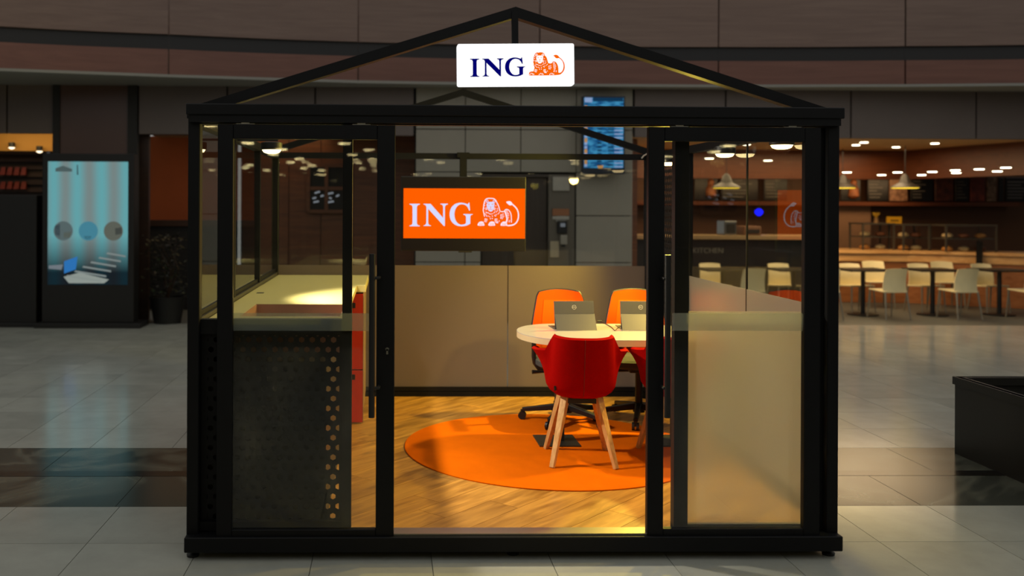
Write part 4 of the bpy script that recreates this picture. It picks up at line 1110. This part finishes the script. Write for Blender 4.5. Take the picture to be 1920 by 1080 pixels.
# ---- laptops with kickstands
def tablet(loc, rz, lab):
    t = thing('tablet_laptop', lab, 'laptop', loc, rz, 'tablet laptops on the table', local=True)   # back towards -y
    th = math.radians(12); h = .2; w = .145
    def q(x, s_, n): return (x, -.02+s_*math.sin(th)*1.0+n*math.cos(th), .004+s_*math.cos(th)-n*math.sin(th))
    def slab(x0, x1, s0, s1, n0, n1): return MB().add([q(x0, s0, n0), q(x1, s0, n0), q(x1, s0, n1), q(x0, s0, n1), q(x0, s1, n0), q(x1, s1, n0), q(x1, s1, n1), q(x0, s1, n1)], [(0, 3, 2, 1), (4, 5, 6, 7), (0, 1, 5, 4), (1, 2, 6, 5), (2, 3, 7, 6), (3, 0, 4, 7)])
    scn = obj('screen', slab(-w, w, 0, h, 0, .008), laptop_m, t, bevel=.002)
    obj('display_face', slab(-w+.008, w-.008, .01, h-.008, .008, .0088), mat('laptop_display', '101418', .2) if 'laptop_display' not in MATS else MATS['laptop_display'], scn)
    # kickstand: lower part of the back folded out
    a = q(-w, .118, -.001); ks = MB()
    yb_, zb_k = -.095, .002
    a0, a1 = Vector(q(-w, .108, -.001)), Vector(q(w, .108, -.001)); b0, b1 = Vector((-w, -.072, .001)), Vector((w, -.072, .001)); tk = Vector((0, .0035, .002))
    ks.add([b0, b1, b1+tk, b0+tk, a0-tk, a1-tk, a1, a0], [(0, 3, 2, 1), (4, 5, 6, 7), (0, 1, 5, 4), (1, 2, 6, 5), (2, 3, 7, 6), (3, 0, 4, 7)])
    obj('kickstand', ks, laptop_m, t)
    obj('camera_dot', MB().add(*(lambda m_: ([Vector(q(v.x, .18+v.y, v.z-.0012)) for v in m_.v], m_.f))(MB().lathe([(.003, 0), (.003, .001)], n=12))), plastic, scn)
    ring = MB(); n = 24
    ring.grid([[Vector(q(r*math.cos(2*math.pi*j/n), .156+r*math.sin(2*math.pi*j/n), -.0009)) for j in range(n)] for r in (.0135, .0155)], closed=True)
    lg = obj('logo_ring', ring, logo_lt, scn)
    o = text_obj('DELL', .0105, q(0, .156, -.0012), (math.pi/2-th, 0, 0), logo_lt, 'logo_letters', scn, .0002)
    kb = obj('keyboard', MB().box(-w, w, .0, .2, .0005, .005), mat('grey_keyboard', '4a4846', .5) if 'grey_keyboard' not in MATS else MATS['grey_keyboard'], t, bevel=.001)
    keys = MB()
    for r in range(5):
        for c in range(13): keys.box(-w+.012+c*.0208, -w+.029+c*.0208, .05+r*.0215, .067+r*.0215, .005, .0065)
    o = obj('keys', keys, plastic, kb); o['kind'] = 'stuff'
    return t
pl1 = G(1081, 620, TZ); pl2 = G(1207, 620, TZ)
tablet((pl1.x, pl1.y+.075, TZ), math.radians(3), 'grey tablet laptop on kickstand at the left of the table')
tablet((pl2.x, pl2.y+.075, TZ), math.radians(-3), 'grey tablet laptop at the right, cut off by the door stile')
cab = [G(1122, 604, TZ), G(1128, 605, TZ), G(1134, 607, TZ), G(1146, 614, TZ), G(1153, 621, TZ), G(1158, 616, TZ), G(1166, 613, TZ)]
cab = [Vector((p_.x, p_.y, TZ+.004)) for p_ in cab]
t = thing('charger_cable', 'thin black charger cable on the table between the two laptops', 'cable', cab[3])
obj('cord', MB().tube(cab, .0028, 6), plastic, t)
obj('plug', MB().tube([cab[0]-Vector((.01, 0, -.003)), cab[0]+Vector((.025, 0, .003))], .007, 8), plastic, t)

# ================================================================== things in the mall
# ---- tall digital display at the left
YK = 8.9
def XK(u): return P(u, 400, YK).x
def ZK(v, u=165): return P(u, v, YK).z
kd = thing('digital_totem', 'tall black digital totem with a lit cyan and white screen', 'display', (XK(165), YK+.1, 0))
obj('body', box(XK(79), XK(251), YK, YK+.25, .07, ZK(288)), blackd, kd, bevel=.01)
obj('plinth', box(XK(70), XK(268), YK-.12, YK+.36, 0, .07), blackd, kd, bevel=.008)
m, nt, b, out = nodes_of('totem_picture'); N = nt.nodes.new; L = nt.links.new
tc = N('ShaderNodeTexCoord'); sp = N('ShaderNodeSeparateXYZ'); L(tc.outputs['Generated'], sp.inputs[0])
wv = N('ShaderNodeTexWave'); wv.inputs['Scale'].default_value = 1.05; wv.inputs['Distortion'].default_value = 1.2; wv.inputs['Phase Offset'].default_value = 1.6; wv.wave_profile = 'SIN'
L(tc.outputs['Generated'], wv.inputs['Vector'])
r1 = N('ShaderNodeValToRGB'); r1.color_ramp.elements[0].color = (*lin('7c8c8b'), 1); r1.color_ramp.elements[1].color = (*lin('68aab0'), 1); L(wv.outputs['Fac'], r1.inputs['Fac'])
r2 = N('ShaderNodeValToRGB'); e = r2.color_ramp.elements; e[0].position = .1; e[0].color = (*lin('42444d'), 1); e[1].position = .4; e[1].color = (1, 1, 1, 1); L(sp.outputs['Z'], r2.inputs['Fac'])
mx = N('ShaderNodeMixRGB'); mx.blend_type = 'MULTIPLY'; mx.inputs[0].default_value = 1; L(r1.outputs[0], mx.inputs[1]); L(r2.outputs[0], mx.inputs[2])
em_ = N('ShaderNodeEmission'); em_.inputs[1].default_value = .85; L(mx.outputs[0], em_.inputs[0]); L(em_.outputs[0], out.inputs[0])
sk = obj('screen', box(XK(90), XK(240), YK-.006, YK, ZK(534), ZK(303)), m, kd)
fk = lambda x, z, h: (XK(x), YK-.006-h, ZK(z))
def flat(poly, name, c, s=.6, h=.002): return obj(name, MB().prism(poly, 0, h, fk), emis(name+'_light%d' % len(MATS), c, s), sk)
for cx_, c in ((119, '5f6f70'), (166, '4c8fa4'), (213, '666a60')):
    flat(ring_pts((cx_, 433), 18, 28), 'picture_disc', c, .75)
flat([(103, 424), (113, 420), (113, 446), (104, 440)], 'disc_detail', '26323c', 1); flat([(120, 436), (134, 434), (132, 446), (120, 446)], 'disc_detail', '4f4a2e', 1); flat([(216, 428), (228, 426), (229, 438), (217, 440)], 'disc_detail', '2b2f30', 1); flat([(158, 443), (172, 443), (170, 449), (161, 449)], 'disc_detail', '24404a', 1)
flat([(121, 490), (146, 481), (143, 505), (121, 513)], 'blue_seat', '2f74b8', .9)
for q in range(6):
    y = 472+q*8.5; x = 236-q*9
    flat([(x-34-q*6, y+1), (x, y+7+q*.8), (x, y+10+q*.9), (x-36-q*6, y+4)], 'light_stripe', '8f9a98', .7)
flat([(120, 519), (150, 511), (205, 524), (196, 531), (130, 531)], 'light_stripe', 'a3ada6', .7); flat([(92, 498), (119, 496), (116, 506), (92, 504)], 'light_stripe', '8a949c', .6)
flat([(104, 316), (118, 311), (135, 317), (135, 322), (104, 322)], 'corner_mark', '4a5a5a', 1); flat([(144, 309), (146, 309), (147, 328), (144, 328)], 'corner_mark', '3c5558', 1)
# black cabinet at the far left
tag(obj('black_cabinet', MB().box(XK(-60), XK(66), YK+.05, YK+.6, .0, ZK(366)).box(XK(-62), XK(67), YK-.02, YK+.62, 0, .06), blackd, loc=(XK(10), YK+.3, 0), bevel=.01), 'plain matt black cabinet at the far left edge', 'cabinet')
tag(obj('lit_post', box(XK(67), XK(77.5), YK+.64, YK+.74, 0, ZK(520)), mat('pale_wood_post', '8a6a44', .6), loc=(XK(72), YK+.35, 0)), 'short pale wooden post between black cabinet and totem', 'post')
# potted shrub in the dark shop doorway
pp = P(314, 600, 9.45); t = thing('potted_shrub', 'dark leafy shrub in a black pot beside the digital totem', 'plant', (pp.x, 9.45, 0))
obj('pot', MB().lathe([(.2, 0), (.26, .35), (.28, .4), (.25, .4), (.24, .36)], (pp.x, 9.45, 0), 20), blackd, t, smooth=True)
lf = MB(); rg = random.Random(3)
for q in range(420):
    c = Vector((pp.x+rg.gauss(0, .17), 9.45+rg.gauss(0, .15), rg.uniform(.42, 1.35))); a = rg.uniform(0, 6.28); l = rg.uniform(.06, .12)
    d = Vector((math.cos(a), math.sin(a), rg.uniform(-.5, .6))).normalized()*l; s_ = d.cross(Vector((0, 0, 1))).normalized()*l*.28
    lf.add([c, c+d*.5+s_, c+d, c+d*.5-s_], [(0, 1, 2, 3)])
o = obj('foliage', lf, mat('dark_green_leaf', '1e2a16', .5, var=.3), t); o['kind'] = 'stuff'
st_ = MB()
for q in range(6): st_.tube([(pp.x, 9.45, .36), (pp.x+rg.gauss(0, .1), 9.45+rg.gauss(0, .1), .8), (pp.x+rg.gauss(0, .16), 9.45+rg.gauss(0, .16), 1.3)], [.012, .01, .004], 6)
obj('stems', st_, timber_dk, t)

# ---- hanging timetable display in front of the lift wall
YD = 9.35
fd_ = lambda x, z, h: (P(x, 250, YD).x, YD-h, P(1130, z, YD).z)
td = thing('timetable_display', 'upright blue timetable screen hung on the grey wall', 'display', fd_(1132, 322, 0))
def fbox(u0, u1, v0, v1, y0, y1): return box(P(u0, 250, YD).x, P(u1, 250, YD).x, y0, y1, P(1130, v1, YD).z, P(1130, v0, YD).z)
obj('casing', fbox(1092, 1172, 180, 326, YD+.005, YD+.1), mat('navy_casing', '16202e', .4), td, bevel=.008)
obj('wall_arm', fbox(1120, 1144, 220, 280, YD+.1, YW-.001), plastic, td)
m, nt, b, out = nodes_of('timetable_blue'); N = nt.nodes.new; L = nt.links.new
tc = N('ShaderNodeTexCoord'); mp = N('ShaderNodeMapping'); mp.inputs['Scale'].default_value = (4, 1, 22); L(tc.outputs['Generated'], mp.inputs[0])
nz = N('ShaderNodeTexNoise'); nz.inputs['Scale'].default_value = 1.1; L(mp.outputs[0], nz.inputs['Vector'])
r1 = N('ShaderNodeValToRGB'); r1.color_ramp.elements[0].position = .4; r1.color_ramp.elements[1].position = .6; r1.color_ramp.elements[0].color = (*lin('1c5a92'), 1); r1.color_ramp.elements[1].color = (*lin('4aa6d8'), 1)
L(nz.outputs['Fac'], r1.inputs['Fac']); em_ = N('ShaderNodeEmission'); em_.inputs[1].default_value = .62; L(r1.outputs[0], em_.inputs[0]); L(em_.outputs[0], out.inputs[0])
ts = obj('screen', fbox(1095, 1169, 183, 315, YD, YD+.006), m, td)
dk = MB(); li = MB(); og = MB()
for q in range(17):
    v = 199+q*6.8
    dk.prism([(1120, v), (1128, v), (1128, v+3), (1120, v+3)], 0, .002, fd_); dk.prism([(1140, v+.5), (1150, v+.5), (1150, v+3), (1140, v+3)], 0, .002, fd_)
    li.prism([(1152, v+3.4), (1168, v+3.4), (1168, v+6), (1152, v+6)], 0, .002, fd_)
    if q % 3 == 0: og.prism([(1096, v-1), (1101, v-1), (1101, v+7), (1096, v+7)], 0, .002, fd_)
    else: li.prism([(1096, v), (1101, v), (1101, v+5), (1096, v+5)], 0, .002, fd_)
og.prism([(1120, 310), (1132, 310), (1130, 316), (1122, 316)], 0, .002, fd_)
dk.prism([(1112, 183), (1168, 183), (1168, 190), (1112, 190)], 0, .0025, fd_); li.prism([(1096, 183), (1110, 183), (1110, 192), (1096, 192)], 0, .002, fd_)
for nm, mb, c in (('dark_rows', dk, '163c5c'), ('pale_rows', li, '9ab4e0'), ('orange_marks', og, 'd09a5a')):
    o = obj(nm, mb, emis(nm, c, .7), ts); o['kind'] = 'stuff'

# ---- open black planter box at the right
g0 = G(1790, 850, 0); zt = P(1790, 706, g0.y).z
pl = thing('planter_box', 'large open black planter box standing at the right edge', 'planter', (g0.x+.7, g0.y-1.2, 0))
pm = mat('charcoal_planter', '25231f', .4, var=.1, scale=4); x0, x1, ya, yb_ = g0.x, g0.x+1.5, g0.y-2.6, g0.y
for b_ in ((x0, x0+.03, ya, yb_), (x1-.03, x1, ya, yb_), (x0+.03, x1-.03, yb_-.03, yb_), (x0+.03, x1-.03, ya, ya+.03)): obj('side', box(*b_, .0, zt), pm, pl)
obj('bottom', box(x0+.03, x1-.03, ya+.03, yb_-.03, .05, .1), blackd, pl)
mb = MB()
for b_ in ((x0-.012, x0+.05, ya-.012, yb_+.012), (x1-.05, x1+.012, ya-.012, yb_+.012), (x0+.05, x1-.05, yb_-.05, yb_+.012), (x0+.05, x1-.05, ya-.012, ya+.05)): mb.box(*b_, zt-.055, zt)
obj('rim', mb, pm, pl)

# ---- café tables and white chairs
ivory = mat('ivory_plastic', 'eee0b0', .35, var=.04); chrome = mat('grey_leg_metal', '9c9788', .35, .6)
def cafe_chair(loc, rz, lab):
    t = thing('cafe_chair', lab, 'chair', loc, rz, 'ivory café chairs', local=True)       # back towards -y
    rows_ = []
    for i in range(9):
        k_ = i/8; z = .44+.38*k_; w = .205-.02*k_; y = -.2-.06*k_+.03*math.sin(math.pi*k_)
        rows_.append([Vector((w*s_, y+.035*s_*s_, z-.012*s_*s_*(k_ > .9))) for s_ in [-1+j/4 for j in range(9)]])
    b2 = [[p_+Vector((0, .014, 0)) for p_ in r] for r in rows_]
    mb = MB().grid(rows_); mb.grid(b2[::-1]); e = [r[0] for r in rows_]+rows_[-1][1:]+[r[-1] for r in rows_[::-1]][1:]+rows_[0][::-1][1:-1]
    mb.grid([e+[e[0]], [p_+Vector((0, .014, 0)) for p_ in e+[e[0]]]])
    obj('backrest', mb, ivory, t, smooth=True)
    obj('seat', MB().add([(-.2, -.2, .43), (.2, -.2, .43), (.215, .2, .45), (-.215, .2, .45), (-.2, -.2, .455), (.2, -.2, .455), (.215, .2, .472), (-.215, .2, .472)], [(0, 3, 2, 1), (4, 5, 6, 7), (0, 1, 5, 4), (1, 2, 6, 5), (2, 3, 7, 6), (3, 0, 4, 7)]), ivory, t, bevel=.008)
    for sx in (-1, 1):
        obj('leg', MB().tube([(sx*.185, -.19, .44), (sx*.215, -.26, .0)], [.016, .011], 8), chrome, t)
        obj('leg', MB().tube([(sx*.195, .18, .44), (sx*.215, .22, .0)], [.016, .011], 8), chrome, t)
    return t
proto = None
tab_top = mat('dark_table_top', '191614', .3)
slots = [(1665, 1605, 'first'), (1797, 1735, 'second'), (1928, 1855, 'third'), (1402, 1340, 'fourth'), (1540, 1470, 'fifth')]
ploc = {'first': 'the table nearest the booth post', 'second': 'the middle café table', 'third': 'the café table at the right edge', 'fourth': 'the left table seen through the glass door', 'fifth': 'the right table seen through the glass door'}
for near, far, key in slots:
    p1 = G(near, 597, 0); p2 = G(far, 585, 0)
    for p_, rz, who in ((p1, .12, 'near ivory café chair, back turned, at '), (p2, math.pi+.1, 'far ivory café chair facing out at ')):
        lab = who+ploc[key]
        if proto is None: proto = cafe_chair((p_.x, p_.y, 0), rz, lab)
        else: copy_tree(proto, None, (p_.x, p_.y, 0), rz, lab)
    cx_, cy_ = (p1.x+p2.x)/2-.12, (p1.y+p2.y)/2+.05
    t = thing('cafe_table', 'dark square café table, '+ploc[key].replace('the ', ''), 'table', (cx_, cy_, 0), group='dark café tables')
    obj('table_top', box(cx_-.36, cx_+.36, cy_-.33, cy_+.33, .735, .765), tab_top, t, bevel=.006)
    obj('column', MB().lathe([(.035, .02), (.035, .735)], (cx_, cy_, 0), 12), plastic, t)
    obj('foot_plate', MB().lathe([(.24, 0), (.24, .012), (.05, .025)], (cx_, cy_, 0), 24), plastic, t)
for u, v, who in ((1645, 576, 'ivory café chair close to the counter, behind the first table'), (1775, 577, 'ivory café chair close to the counter, behind the second table')):
    p_ = G(u, v, 0); copy_tree(proto, None, (p_.x, p_.y, 0), math.pi-.1, who)
